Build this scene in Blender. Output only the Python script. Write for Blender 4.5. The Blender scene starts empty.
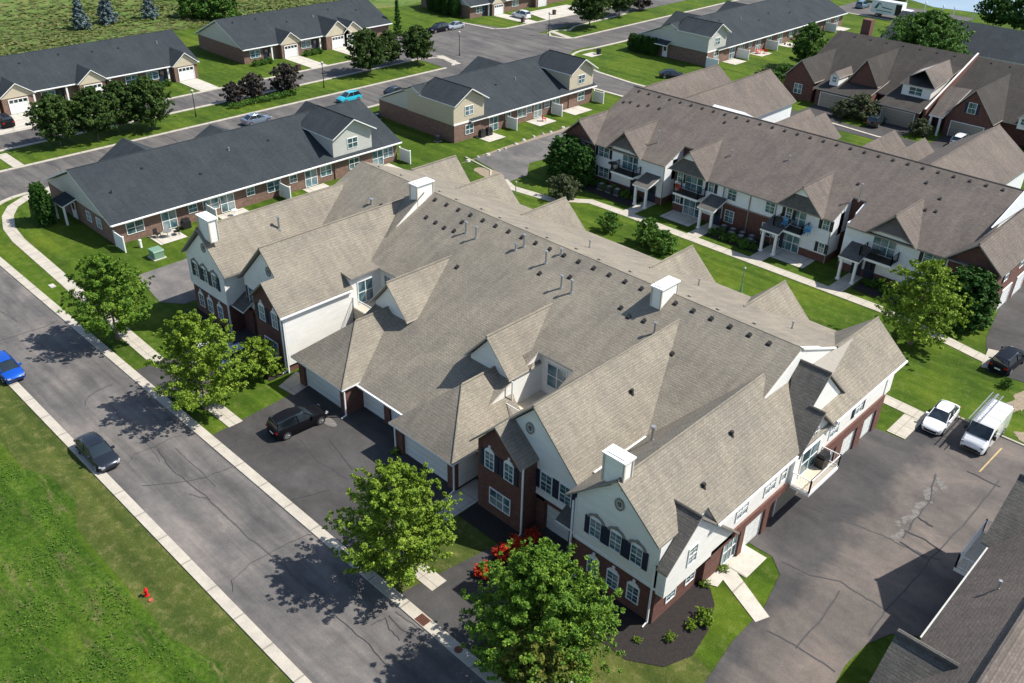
import bpy, math, random
from mathutils import Vector, Matrix
random.seed(7)
S = bpy.context.scene
COL = S.collection
rad = math.radians

# ------------------------------------------------------------------ helpers
def link(o, parent=None):
    COL.objects.link(o)
    if parent: o.parent = parent
    return o
def tag(o, label=None, cat=None, group=None, kind=None):
    if label: o['label'] = label
    if cat: o['category'] = cat
    if group: o['group'] = group
    if kind: o['kind'] = kind
    return o
def thing(name, label, cat, loc=(0, 0, 0), rz=0, group=None):
    o = link(bpy.data.objects.new(name, None)); o.location = loc; o.rotation_euler.z = rz
    o.empty_display_size = .3
    return tag(o, label, cat, group)
def copy_tree(o, parent=None):
    c = o.copy(); COL.objects.link(c); c.parent = parent
    for ch in o.children: copy_tree(ch, c)
    return c

class MB:
    """collects polygons; .build links them as one mesh with metric UVs"""
    def __init__(s): s.v = []; s.f = []; s.m = []
    def poly(s, pts, m=0):
        n = len(s.v); s.v += [tuple(p) for p in pts]; s.f.append(list(range(n, n + len(pts)))); s.m.append(m)
    def box(s, x0, x1, y0, y1, z0, z1, m=0, top=None, skip=()):
        p = [(x0,y0,z0),(x1,y0,z0),(x1,y1,z0),(x0,y1,z0),(x0,y0,z1),(x1,y0,z1),(x1,y1,z1),(x0,y1,z1)]
        n = len(s.v); s.v += p
        for q, k in (((3,2,1,0),'b'),((4,5,6,7),'t'),((0,1,5,4),'f'),((1,2,6,5),'r'),((2,3,7,6),'k'),((3,0,4,7),'l')):
            if k in skip: continue
            s.f.append([n + i for i in q]); s.m.append(top if (k == 't' and top is not None) else m)
        return s
    def prism(s, poly, ax, a, b, m=0, mcap=None):
        """extrude 2-D poly along axis ax ('x': poly is (y,z); 'y': poly is (x,z); 'z': poly is (x,y))"""
        def P(u, v, t): return (t,u,v) if ax == 'x' else ((u,t,v) if ax == 'y' else (u,v,t))
        k = len(poly); A = [P(u,v,a) for u,v in poly]; B = [P(u,v,b) for u,v in poly]
        area = sum(poly[i][0]*poly[(i+1)%k][1]-poly[(i+1)%k][0]*poly[i][1] for i in range(k))
        flip = (area < 0) ^ (ax == 'y') ^ (b < a)
        mc = m if mcap is None else mcap
        s.poly(A if flip else A[::-1], mc); s.poly(B[::-1] if flip else B, mc)
        for i in range(k):
            j = (i+1) % k; q = [A[i],A[j],B[j],B[i]]
            s.poly(q[::-1] if flip else q, m)
        return s
    def slab(s, pts, t=.16, m=0, edge=1):
        """roof slab: top polygon (any winding) pushed down by t"""
        pts = [Vector(p) for p in pts]
        n = Vector((0,0,0))
        for i in range(len(pts)): n += pts[i].cross(pts[(i+1) % len(pts)])
        if n.z < 0: pts = pts[::-1]
        lo = [p - Vector((0,0,t)) for p in pts]
        s.poly(pts, m); s.poly(lo[::-1], edge)
        for i in range(len(pts)):
            j = (i+1) % len(pts); s.poly([lo[i],lo[j],pts[j],pts[i]], edge)
        return s
    def cyl(s, p, q, r0, r1=None, n=8, m=0, cap=True):
        p = Vector(p); q = Vector(q); r1 = r0 if r1 is None else r1
        d = (q-p).normalized(); a = d.orthogonal().normalized(); b = d.cross(a)
        k = len(s.v)
        for c, r in ((p, r0), (q, r1)):
            for i in range(n):
                t = 2*math.pi*i/n; s.v.append(tuple(c + a*math.cos(t)*r + b*math.sin(t)*r))
        for i in range(n):
            j = (i+1) % n; s.f.append([k+i,k+j,k+n+j,k+n+i]); s.m.append(m)
        if cap:
            s.f.append([k+i for i in range(n)][::-1]); s.m.append(m)
            s.f.append([k+n+i for i in range(n)]); s.m.append(m)
        return s
    def mesh(s, name, mats, origin=(0,0,0), smooth=False, uv=True):
        me = bpy.data.meshes.new(name); o = Vector(origin)
        me.from_pydata([tuple(Vector(v) - o) for v in s.v], [], s.f)
        for m in (mats if isinstance(mats, (list, tuple)) else [mats]): me.materials.append(m)
        me.polygons.foreach_set('material_index', s.m)
        if smooth: me.polygons.foreach_set('use_smooth', [True]*len(s.f))
        if uv:
            L = me.uv_layers.new(name='UVMap').data
            for p in me.polygons:
                nrm = p.normal
                if abs(nrm.z) > .999: u = Vector((1,0,0)); v = Vector((0,1,0))
                else:
                    u = Vector((0,0,1)).cross(nrm).normalized(); v = nrm.cross(u)
                for li in p.loop_indices:
                    c = me.vertices[me.loops[li].vertex_index].co + o
                    L[li].uv = (c.dot(u), c.dot(v))
        me.update()
        return me
    def build(s, name, mats, parent=None, origin=None, smooth=False):
        """vertices in world coordinates; the part sits under its parent"""
        o = origin if origin is not None else (parent.location if parent else (0,0,0))
        ob = bpy.data.objects.new(name, s.mesh(name, mats, o, smooth))
        link(ob, parent)
        if not parent: ob.location = o
        return ob

def build_split(mb, name, mats, parent):
    """one part per connected piece"""
    n = len(mb.f); par_ = list(range(n))
    def find(i):
        while par_[i] != i: par_[i] = par_[par_[i]]; i = par_[i]
        return i
    seen = {}
    for i, f in enumerate(mb.f):
        for v in f:
            k = tuple(round(c, 3) for c in mb.v[v])
            if k in seen: par_[find(i)] = find(seen[k])
            else: seen[k] = i
    groups = {}
    for i in range(n): groups.setdefault(find(i), []).append(i)
    groups = list(groups.values())
    def bbox(g):
        P_ = [mb.v[v] for i in g for v in mb.f[i]]; return [min(p[k] for p in P_) for k in range(3)], [max(p[k] for p in P_) for k in range(3)]
    merged = True
    while merged:
        merged = False
        for a in range(len(groups)):
            for b_ in range(a+1, len(groups)):
                A_, B_ = bbox(groups[a]), bbox(groups[b_])
                if all(A_[0][k] <= B_[1][k]+.02 and B_[0][k] <= A_[1][k]+.02 for k in range(3)):
                    groups[a] += groups.pop(b_); merged = True; break
            if merged: break
    out = []
    for g in groups:
        m_ = MB()
        for i in g: m_.poly([mb.v[v] for v in mb.f[i]], mb.m[i])
        out.append(m_.build(name, mats, parent))
    return out

# ------------------------------------------------------------------ materials
def newmat(name):
    m = bpy.data.materials.new(name); m.use_nodes = True
    nt = m.node_tree; b = nt.nodes['Principled BSDF']
    return m, nt, b
def node(nt, t, **k):
    n = nt.nodes.new(t)
    for a, v in k.items():
        if a.startswith('i_'): n.inputs[a[2:].replace('_', ' ')].default_value = v
        else: setattr(n, a, v)
    return n
def ramp(nt, fac, stops, interp='LINEAR'):
    r = nt.nodes.new('ShaderNodeValToRGB'); cr = r.color_ramp; cr.interpolation = interp
    while len(cr.elements) < len(stops): cr.elements.new(.5)
    for e, (p, c) in zip(cr.elements, stops):
        e.position = p; e.color = (*c, 1) if len(c) == 3 else c
    nt.links.new(fac, r.inputs[0]); return r.outputs[0]
def noise(nt, vec, scale, detail=4, rough=.6, dist=0):
    n = node(nt, 'ShaderNodeTexNoise'); n.inputs['Scale'].default_value = scale; n.inputs['Detail'].default_value = detail
    n.inputs['Roughness'].default_value = rough; n.inputs['Distortion'].default_value = dist
    nt.links.new(vec, n.inputs['Vector']); return n.outputs['Fac']
def mix(nt, fac, a, b, mode='MIX'):
    n = node(nt, 'ShaderNodeMix', data_type='RGBA', blend_type=mode)
    for sock, val in ((n.inputs[0], fac), (n.inputs[6], a), (n.inputs[7], b)):
        if hasattr(val, 'is_linked') or isinstance(val, bpy.types.NodeSocket): nt.links.new(val, sock)
        elif isinstance(val, (int, float)): sock.default_value = val
        else: sock.default_value = (*val, 1)
    return n.outputs[2]
def mathn(nt, op, a, b=0.):
    n = node(nt, 'ShaderNodeMath', operation=op)
    for i, v in enumerate((a, b)):
        if isinstance(v, bpy.types.NodeSocket): nt.links.new(v, n.inputs[i])
        else: n.inputs[i].default_value = v
    return n.outputs[0]
def pos(nt): return node(nt, 'ShaderNodeNewGeometry').outputs['Position']
def uvn(nt): return node(nt, 'ShaderNodeTexCoord').outputs['UV']
def mapv(nt, vec, sc=(1,1,1), rot=(0,0,0)):
    n = node(nt, 'ShaderNodeMapping'); n.inputs['Scale'].default_value = sc; n.inputs['Rotation'].default_value = rot
    nt.links.new(vec, n.inputs[0]); return n.outputs[0]
def bump(nt, b, h, strength=.3, dist=.05):
    n = node(nt, 'ShaderNodeBump'); n.inputs['Strength'].default_value = strength; n.inputs['Distance'].default_value = dist
    nt.links.new(h, n.inputs['Height']); nt.links.new(n.outputs[0], b.inputs['Normal'])

def plain(name, c, rough=.6, var=.12, sc=3., metal=0, spec=.4):
    m, nt, b = newmat(name); p = pos(nt)
    f = noise(nt, p, sc, 5)
    col = ramp(nt, f, [(.3, tuple(x*(1-var) for x in c)), (.7, tuple(min(1, x*(1+var)) for x in c))])
    nt.links.new(col, b.inputs['Base Color']); b.inputs['Roughness'].default_value = rough
    b.inputs['Metallic'].default_value = metal; b.inputs['Specular IOR Level'].default_value = spec
    return m
def shingle(name, dark, mid, light):
    m, nt, b = newmat(name); uv = uvn(nt); p = pos(nt)
    br = node(nt, 'ShaderNodeTexBrick'); br.offset = .5
    for k, v in (('Scale', 1), ('Brick Width', .33), ('Row Height', .16), ('Mortar Size', .016), ('Mortar Smooth', .5), ('Bias', 0)): br.inputs[k].default_value = v
    br.inputs['Color1'].default_value = (*dark, 1); br.inputs['Color2'].default_value = (*light, 1); br.inputs['Mortar'].default_value = (*[x*.5 for x in dark], 1)
    nt.links.new(uv, br.inputs['Vector'])
    n1 = noise(nt, mapv(nt, uv, (2.2, 5, 1)), 1.6, 6, .75)
    c = mix(nt, .72, br.outputs['Color'], mid)
    sy = node(nt, 'ShaderNodeSeparateXYZ'); nt.links.new(uv, sy.inputs[0])
    crs = mathn(nt, 'FRACT', mathn(nt, 'DIVIDE', sy.outputs[1], .25))
    c = mix(nt, 1., c, ramp(nt, crs, [(0, (.87,.87,.87)), (.3, (.97,.97,.97)), (.5, (1.04,1.04,1.04)), (.9, (1.02,1.02,1.02)), (1, (.87,.87,.87))]), 'MULTIPLY')
    g = ramp(nt, n1, [(.3, (.80,.80,.80)), (.5, (1,1,1)), (.72, (1.17,1.16,1.15))])
    c = mix(nt, 1., c, g, 'MULTIPLY')
    n2 = noise(nt, p, .28, 5, .65, .6)
    c = mix(nt, 1., c, ramp(nt, n2, [(.3, (.82,.82,.84)), (.68, (1.14,1.12,1.09))]), 'MULTIPLY')
    st = noise(nt, mapv(nt, uv, (1.5, .16, 1)), 1., 4, .6)          # run-off streaks down the slope
    c = mix(nt, 1., c, ramp(nt, st, [(.35, (.9,.9,.9)), (.62, (1.06,1.06,1.05))]), 'MULTIPLY')
    nt.links.new(c, b.inputs['Base Color']); b.inputs['Roughness'].default_value = .92; b.inputs['Specular IOR Level'].default_value = .2
    h = mathn(nt, 'ADD', mathn(nt, 'MULTIPLY', br.outputs['Fac'], -1.), n1)
    bump(nt, b, h, .6, .04); return m
def brick(name, c1, c2, mort):
    m, nt, b = newmat(name); uv = uvn(nt)
    br = node(nt, 'ShaderNodeTexBrick')
    for k, v in (('Scale', 1), ('Brick Width', .24), ('Row Height', .085), ('Mortar Size', .008), ('Mortar Smooth', .2)): br.inputs[k].default_value = v
    br.inputs['Color1'].default_value = (*c1, 1); br.inputs['Color2'].default_value = (*c2, 1); br.inputs['Mortar'].default_value = (*mort, 1)
    nt.links.new(uv, br.inputs['Vector'])
    n = noise(nt, uv, 2.2, 6, .75)
    c = mix(nt, 1., br.outputs['Color'], ramp(nt, n, [(.3, (.66,.64,.64)), (.7, (1.3,1.28,1.25))]), 'MULTIPLY')
    nt.links.new(c, b.inputs['Base Color']); b.inputs['Roughness'].default_value = .9
    bump(nt, b, br.outputs['Fac'], -.4, .01); return m
def siding(name, c, pitch=.16):
    m, nt, b = newmat(name); uv = uvn(nt)
    sx = node(nt, 'ShaderNodeSeparateXYZ'); nt.links.new(uv, sx.inputs[0])
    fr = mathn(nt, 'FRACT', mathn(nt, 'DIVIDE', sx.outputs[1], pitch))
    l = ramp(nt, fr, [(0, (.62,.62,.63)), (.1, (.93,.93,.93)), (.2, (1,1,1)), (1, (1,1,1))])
    n = noise(nt, mapv(nt, uv, (.6, 2, 1)), 1.4, 5)
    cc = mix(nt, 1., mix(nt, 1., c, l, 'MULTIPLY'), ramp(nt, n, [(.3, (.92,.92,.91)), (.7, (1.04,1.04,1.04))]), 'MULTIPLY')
    nt.links.new(cc, b.inputs['Base Color']); b.inputs['Roughness'].default_value = .55
    bump(nt, b, fr, .4, .02); return m
def asphalt(name, base, var=.25, streak=True, warm=(1.05,1.,.97), worn=False):
    m, nt, b = newmat(name); p = pos(nt)
    n1 = noise(nt, mapv(nt, p, (.55,1,1)), .25, 6, .6, .5); n2 = noise(nt, p, 1.3, 5, .7); n3 = noise(nt, p, 14, 3, .8)
    c0 = tuple(base*(1-var)*w for w in (1.05,1,.98)); c1 = tuple(base*(1+var)*w for w in warm)
    c = ramp(nt, n1, [(.32, c0), (.5, tuple(base*w for w in (1.06,1,.95))), (.66, c1)])
    c = mix(nt, 1., c, ramp(nt, n2, [(.3, (.86,.86,.87)), (.7, (1.14,1.13,1.12))]), 'MULTIPLY')
    c = mix(nt, 1., c, ramp(nt, n3, [(.3, (.8,.8,.8)), (.7, (1.2,1.2,1.2))]), 'MULTIPLY')
    if streak:
        s = noise(nt, mapv(nt, p, (.07, 1.1, 1)), 1., 4, .6, .3)
        c = mix(nt, 1., c, ramp(nt, s, [(.36, (.80,.80,.81)), (.62, (1.18,1.17,1.15))]), 'MULTIPLY')
    if worn:     # newer sealcoat along the garages, older brown surface in the middle
        sx = node(nt, 'ShaderNodeSeparateXYZ'); nt.links.new(p, sx.inputs[0])
        f = mathn(nt, 'ADD', mathn(nt, 'MULTIPLY', sx.outputs[0], .22), mathn(nt, 'MULTIPLY', noise(nt, p, .3, 4, .6), 1.3))
        c = mix(nt, 1., c, ramp(nt, mathn(nt, 'ADD', f, 3.1), [(.3, (.72,.73,.76)), (.62, (1.32,1.22,1.15))]), 'MULTIPLY')
    nt.links.new(c, b.inputs['Base Color']); b.inputs['Roughness'].default_value = .88; b.inputs['Specular IOR Level'].default_value = .3
    bump(nt, b, n3, .3, .02); return m
def concrete(name, c, joint=1.5, jx=True):
    m, nt, b = newmat(name); p = pos(nt)
    n1 = noise(nt, p, .9, 6, .7); n2 = noise(nt, p, 9, 4, .7)
    col = ramp(nt, n1, [(.3, tuple(x*.82 for x in c)), (.55, c), (.75, tuple(x*1.1 for x in c))])
    col = mix(nt, 1., col, ramp(nt, n2, [(.3, (.88,.88,.88)), (.7, (1.08,1.08,1.08))]), 'MULTIPLY')
    sx = node(nt, 'ShaderNodeSeparateXYZ'); nt.links.new(p, sx.inputs[0])
    for ax in ((0, 1) if jx else ()):
        f = mathn(nt, 'FRACT', mathn(nt, 'DIVIDE', sx.outputs[ax], joint))
        col = mix(nt, 1., col, ramp(nt, f, [(0, (.6,.6,.6)), (.03, (.62,.62,.62)), (.05, (1,1,1)), (1, (1,1,1))]), 'MULTIPLY')
    nt.links.new(col, b.inputs['Base Color']); b.inputs['Roughness'].default_value = .85
    bump(nt, b, n2, .2, .01); return m
def grass(name, a, b_, c_, dry, mow=True, dryamt=.5, rot=0., tone=1.):
    m, nt, b = newmat(name); p = pos(nt)
    n1 = noise(nt, p, .16, 5, .6, .6); n2 = noise(nt, p, 1.2, 6, .75, .3); n3 = noise(nt, mapv(nt, p, (1,1,1)), 9, 4, .8)
    col = ramp(nt, n1, [(.3, a), (.5, b_), (.7, c_)])
    col = mix(nt, ramp(nt, n2, [(.5, (0,0,0)), (.75, (dryamt,)*3)]), col, dry)
    col = mix(nt, 1., col, ramp(nt, n2, [(.25, (.72,.74,.7)), (.75, (1.2,1.2,1.15))]), 'MULTIPLY')
    col = mix(nt, 1., col, ramp(nt, n3, [(.25, (.55,.58,.5)), (.5, (1,1,1)), (.78, (1.5,1.45,1.35))]), 'MULTIPLY')
    if mow and 'field' in name:
        s = noise(nt, mapv(nt, p, (.22, 1.1, 1), (0,0,.06)), 1., 5, .75, .6)
        col = mix(nt, ramp(nt, s, [(.54,(0,0,0)),(.66,(.7,.7,.7))]), col, dry)
        n4 = noise(nt, p, 3.2, 4, .8)
        col = mix(nt, 1., col, ramp(nt, n4, [(.32, (.42,.5,.42)), (.5,(1,1,1)), (.7, (1.5,1.4,1.35))]), 'MULTIPLY')
    if mow:
        s = noise(nt, mapv(nt, p, (.04, .75, 1), (0,0,rot)), 1., 3, .5)
        col = mix(nt, 1., col, ramp(nt, s, [(.4, (.80,.84,.78)), (.6, (1.18,1.15,1.15))]), 'MULTIPLY')
    nt.links.new(col, b.inputs['Base Color']); b.inputs['Roughness'].default_value = .95; b.inputs['Specular IOR Level'].default_value = .15
    bump(nt, b, n3, .8, .08); return m
def leafmat(name, cols, trans=.25):
    m, nt, b = newmat(name); g = node(nt, 'ShaderNodeNewGeometry')
    n = noise(nt, g.outputs['Position'], .55, 3, .6)
    f = mathn(nt, 'ADD', mathn(nt, 'MULTIPLY', g.outputs['Random Per Island'], .45), mathn(nt, 'MULTIPLY', n, .75))
    c = ramp(nt, f, [(.25, cols[0]), (.5, cols[1]), (.72, cols[2]), (.92, cols[3])])
    nt.links.new(c, b.inputs['Base Color']); b.inputs['Roughness'].default_value = .65; b.inputs['Specular IOR Level'].default_value = .25
    tr = node(nt, 'ShaderNodeBsdfTranslucent'); nt.links.new(c, tr.inputs[0])
    mx = node(nt, 'ShaderNodeMixShader'); mx.inputs[0].default_value = trans
    nt.links.new(b.outputs[0], mx.inputs[1]); nt.links.new(tr.outputs[0], mx.inputs[2])
    nt.links.new(mx.outputs[0], nt.nodes['Material Output'].inputs[0]); return m
def glass(name, c=(.03,.07,.09), rough=.08):
    m, nt, b = newmat(name); p = pos(nt)
    n = noise(nt, p, .55, 2)
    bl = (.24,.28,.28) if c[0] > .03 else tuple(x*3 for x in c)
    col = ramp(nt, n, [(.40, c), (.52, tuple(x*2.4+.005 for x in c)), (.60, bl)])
    nt.links.new(col, b.inputs['Base Color']); b.inputs['Roughness'].default_value = rough; b.inputs['Specular IOR Level'].default_value = .9
    return m
def paint(name, c, metal=.3, rough=.22):
    m, nt, b = newmat(name); p = pos(nt); n = noise(nt, p, 6, 3)
    nt.links.new(ramp(nt, n, [(.3, tuple(x*.93 for x in c)), (.7, c)]), b.inputs['Base Color'])
    b.inputs['Metallic'].default_value = 0 if max(c) < .02 else metal; b.inputs['Roughness'].default_value = .5 if max(c) < .02 else rough; b.inputs['Coat Weight'].default_value = .15 if max(c) < .02 else .7; b.inputs['Coat Roughness'].default_value = .05; b.inputs['Specular IOR Level'].default_value = .08 if max(c) < .02 else .5
    return m

M = dict(
 roof=shingle('tan_shingle', (.168,.151,.121), (.243,.219,.177), (.318,.289,.238)),
 roof2=shingle('brown_shingle', (.098,.083,.073), (.146,.125,.110), (.208,.180,.160)),
 roof3=shingle('dark_brown_shingle', (.040,.036,.033), (.058,.053,.048), (.086,.079,.072)),
 roof4=shingle('charcoal_shingle', (.026,.033,.038), (.038,.047,.054), (.057,.069,.078)),
 roofd=shingle('grey_shingle', (.080,.076,.068), (.122,.116,.105), (.185,.176,.16)),
 brick=brick('dark_red_brick', (.15,.052,.036), (.10,.038,.030), (.15,.11,.09)),
 brick2=brick('row_brick', (.21,.115,.082), (.14,.078,.060), (.24,.20,.165)),
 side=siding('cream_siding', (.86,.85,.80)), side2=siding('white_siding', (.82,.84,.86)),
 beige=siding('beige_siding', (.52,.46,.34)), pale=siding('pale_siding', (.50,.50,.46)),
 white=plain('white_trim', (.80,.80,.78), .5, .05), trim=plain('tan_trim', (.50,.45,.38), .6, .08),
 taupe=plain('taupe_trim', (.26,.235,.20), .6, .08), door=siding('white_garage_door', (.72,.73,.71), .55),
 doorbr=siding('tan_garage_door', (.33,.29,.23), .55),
 navy=plain('navy_shutter', (.016,.024,.05), .5, .1), black=plain('black_metal', (.018,.018,.02), .4, .1),
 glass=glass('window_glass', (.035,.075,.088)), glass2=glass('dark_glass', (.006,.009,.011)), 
 asph=asphalt('street_asphalt', .115, .36, True, (1.14,1.02,.93)), asph2=asphalt('driveway_asphalt', .054, .32, False, (1.04,1,.97)),
 lot=asphalt('lot_asphalt', .082, .32, False, (1.14,1.03,.95), True), asph3=asphalt('far_asphalt', .095, .25, True, (1.1,1.02,.94)), old=asphalt('worn_asphalt', .125, .35, False, (1.14,1.02,.9)),
 tar=plain('crack_tar', (.050,.049,.050), .6, .15), scuff=plain('worn_patch', (.15,.14,.128), .9, .35, 6), yellow=plain('faded_yellow_paint', (.42,.30,.14), .8, .2, 8),
 conc=concrete('sidewalk_concrete', (.45,.41,.34)), kerb=concrete('kerb_concrete', (.45,.41,.34), 3.2), slabc=concrete('pale_concrete', (.50,.465,.40), 3.),
 lawn=grass('lawn_grass', (.036,.074,.006), (.056,.102,.007), (.085,.125,.010), (.16,.14,.06), True, .45),
 verge=grass('verge_grass', (.042,.068,.013), (.068,.090,.019), (.098,.105,.028), (.19,.15,.075), True, .65),
 field=grass('field_weeds', (.028,.066,.005), (.046,.098,.007), (.072,.115,.012), (.15,.13,.06), True, .35),
 meadow=grass('meadow_grass', (.060,.120,.025), (.095,.155,.035), (.17,.165,.060), (.26,.20,.10), False, .6),
 mulch=plain('dark_mulch', (.022,.018,.016), .95, .5, 12), soil=plain('bare_soil', (.25,.20,.14), .95, .3, 5),
 bark=plain('tree_bark', (.14,.11,.085), .9, .25, 8), stone=plain('pale_stone', (.45,.43,.38), .9, .2, 4),
 leafA=leafmat('maple_leaves', [(.040,.095,.010), (.080,.175,.016), (.15,.26,.024), (.26,.37,.045)]),
 leafY=leafmat('bright_maple_leaves', [(.065,.120,.010), (.130,.220,.018), (.22,.32,.03), (.34,.43,.06)]),
 leafO=leafmat('yellowing_leaves', [(.040,.070,.010), (.075,.115,.016), (.145,.160,.022), (.24,.20,.04)]),
 leafB=leafmat('deep_green_leaves', [(.026,.078,.012), (.055,.135,.018), (.095,.195,.026), (.16,.27,.04)]),
 leafM=leafmat('olive_green_leaves', [(.020,.048,.010), (.038,.080,.014), (.064,.115,.020), (.11,.165,.035)]),
 leafD=leafmat('dark_evergreen', [(.012,.045,.006), (.026,.085,.010), (.045,.125,.015), (.070,.16,.022)], .12),
 leafG=leafmat('grey_green_shrub', [(.040,.060,.022), (.065,.088,.035), (.10,.12,.055), (.15,.15,.08)]),
 leafP=leafmat('purple_leaves', [(.030,.026,.022), (.050,.042,.036), (.080,.066,.056), (.11,.10,.075)]),
 leafS=leafmat('blue_spruce_needles', [(.055,.085,.085), (.10,.145,.15), (.16,.22,.23), (.22,.28,.28)], .1),
 metal=plain('galvanised_vent', (.42,.42,.42), .35, .15, 5, .6), lead=plain('dark_vent', (.03,.028,.026), .7, .2),
 green=plain('transformer_green', (.16,.27,.19), .5, .1), red=plain('hydrant_red', (.60,.015,.015), .4, .1),
 rubber=plain('tyre_rubber', (.02,.02,.02), .8, .1), chrome=plain('rim_metal', (.45,.46,.48), .3, .1, 5, .8),
 lamp=plain('headlight_glass', (.30,.32,.34), .1, .05), tail=plain('tail_light_red', (.35,.01,.01), .2, .1),
 deck=plain('deck_boards', (.55,.47,.36), .8, .15, 6), rust=plain('rusty_grate', (.16,.06,.035), .9, .3, 10),
)
m, nt, b = newmat('pond_water'); nt.links.new(ramp(nt, noise(nt, pos(nt), .05, 3), [(.3, (.20,.27,.33)), (.7, (.26,.33,.39))]), b.inputs['Base Color']); b.inputs['Roughness'].default_value = .12; M['water'] = m

# ------------------------------------------------------------------ world, sun, camera
SUN_AZ, SUN_EL = 48., 51.
w = bpy.data.worlds.new('World'); S.world = w; w.use_nodes = True
nt = w.node_tree; bg = nt.nodes['Background']
sky = nt.nodes.new('ShaderNodeTexSky'); sky.sky_type = 'NISHITA'; sky.sun_disc = False
sky.sun_elevation = rad(SUN_EL); sky.sun_rotation = rad(90 - SUN_AZ); sky.altitude = 200
nt.links.new(sky.outputs[0], bg.inputs[0]); bg.inputs[1].default_value = .12
sd = bpy.data.lights.new('sun', 'SUN'); sd.energy = 5.0; sd.angle = rad(.5); sd.color = (1, .955, .88)
so = link(bpy.data.objects.new('sun', sd))
dv = Vector((math.cos(rad(SUN_EL))*math.cos(rad(SUN_AZ)), math.cos(rad(SUN_EL))*math.sin(rad(SUN_AZ)), math.sin(rad(SUN_EL))))
so.rotation_euler = (-dv).to_track_quat('-Z', 'Y').to_euler(); so.location = dv*200
cd = bpy.data.cameras.new('camera'); cd.sensor_width = 36; cd.lens = 31.843; cd.clip_end = 3000
co = link(bpy.data.objects.new('camera', cd))
co.matrix_world = Matrix(((.71612286,-.37845733,.58646236,0),(.69758647,.36007772,-.61944907,0),(.02326302,.85270985,.5218666,44),(0,0,0,1)))
S.camera = co
S.view_settings.view_transform = 'Standard'; S.view_settings.look = 'None'; S.view_settings.exposure = .47; S.view_settings.gamma = 1
S.render.resolution_x = 1024; S.render.resolution_y = 683

# ------------------------------------------------------------------ ground sheets
def sheet(name, poly, z, mat, kind='structure', label=None):
    mb = MB(); a = sum(poly[i][0]*poly[(i+1)%len(poly)][1]-poly[(i+1)%len(poly)][0]*poly[i][1] for i in range(len(poly)))
    mb.poly([(x,y,z) for x,y in (poly if a > 0 else poly[::-1])])
    o = mb.build(name, mat); tag(o, label, None, None, kind); return o
def rect(name, x0, x1, y0, y1, z, mat, **k): return sheet(name, [(x0,y0),(x1,y0),(x1,y1),(x0,y1)], z, mat, **k)
def strip(mb, pts, wdt, z):
    for i in range(len(pts)-1):
        a = Vector((*pts[i],0)); b = Vector((*pts[i+1],0)); d = (b-a).normalized(); n = Vector((-d.y,d.x,0))*wdt*.5
        a = a - d*wdt*.3; b = b + d*wdt*.3; zz = z + .0006*(i % 5)
        mb.poly([(a-n).to_tuple()[:2]+(zz,), (b-n).to_tuple()[:2]+(zz,), (b+n).to_tuple()[:2]+(zz,), (a+n).to_tuple()[:2]+(zz,)])
def ribbon(name, pts, wdt, z0, z1, mat, closed=False):
    """raised band along a polyline with mitred joints (kerbs, curved paths)"""
    n = len(pts); V = [Vector(p) for p in pts]; L = []; Rr = []
    for i in range(n):
        a = V[(i-1) % n] if (i or closed) else V[i]; b = V[(i+1) % n] if (i < n-1 or closed) else V[i]
        d = (b-a).normalized(); nn = Vector((-d.y, d.x))*wdt/2; L.append(V[i]+nn); Rr.append(V[i]-nn)
    mb = MB()
    for i in range(n if closed else n-1):
        j = (i+1) % n
        t = [(*Rr[i],z1),(*Rr[j],z1),(*L[j],z1),(*L[i],z1)]; mb.poly(t)
        mb.poly([(*Rr[i],z0),(*Rr[j],z0),(*Rr[j],z1),(*Rr[i],z1)]); mb.poly([(*L[j],z0),(*L[i],z0),(*L[i],z1),(*L[j],z1)])
    if not closed:
        mb.poly([(*L[0],z0),(*Rr[0],z0),(*Rr[0],z1),(*L[0],z1)]); mb.poly([(*Rr[-1],z0),(*L[-1],z0),(*L[-1],z1),(*Rr[-1],z1)])
    return tag(mb.build(name, mat), kind='structure')
def arc(cx, cy, r, a0, a1, n=10): return [(cx+r*math.cos(rad(a0+(a1-a0)*i/n)), cy+r*math.sin(rad(a0+(a1-a0)*i/n))) for i in range(n+1)]

def blob(name, cx, cy, rx, ry, z, mat, n=18, j=.12, seed=0, kind='structure'):
    r = random.Random(seed)
    return sheet(name, [(cx+rx*math.cos(2*math.pi*i/n)*(1+r.uniform(-j,j)), cy+ry*math.sin(2*math.pi*i/n)*(1+r.uniform(-j,j))) for i in range(n)], z, mat, kind)
rect('ground', -1500, 1500, -1500, 1500, 0, M['lawn'])
sheet('verge', [(-115,13),(20,13),(20,16.6),(-115,16.6)], .006, M['verge'])
sheet('verge', [(-36,24.6),(-15,24.6),(-15,34),(-24,36),(-36,34)], .004, M['verge'])
# weedy field across the street, and the unmown meadow behind the far row
edge = [(-120,12.2)] + [(-100+i*4, 12.9 + .9*math.sin(i*1.3) + (.6 if i % 3 else -.4) - max(0, (i-12))*.05) for i in range(30)]
sheet('field', [(-120,-60),(25,-60)] + edge[::-1], .012, M['field'])
sheet('meadow', [(-181,-20),(-180,40),(-180,55),(-182,75),(-185,97),(-177,120),(-171,141),(-175,165),(-250,220),(-420,220),(-420,-20)], .012, M['meadow'])
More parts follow.
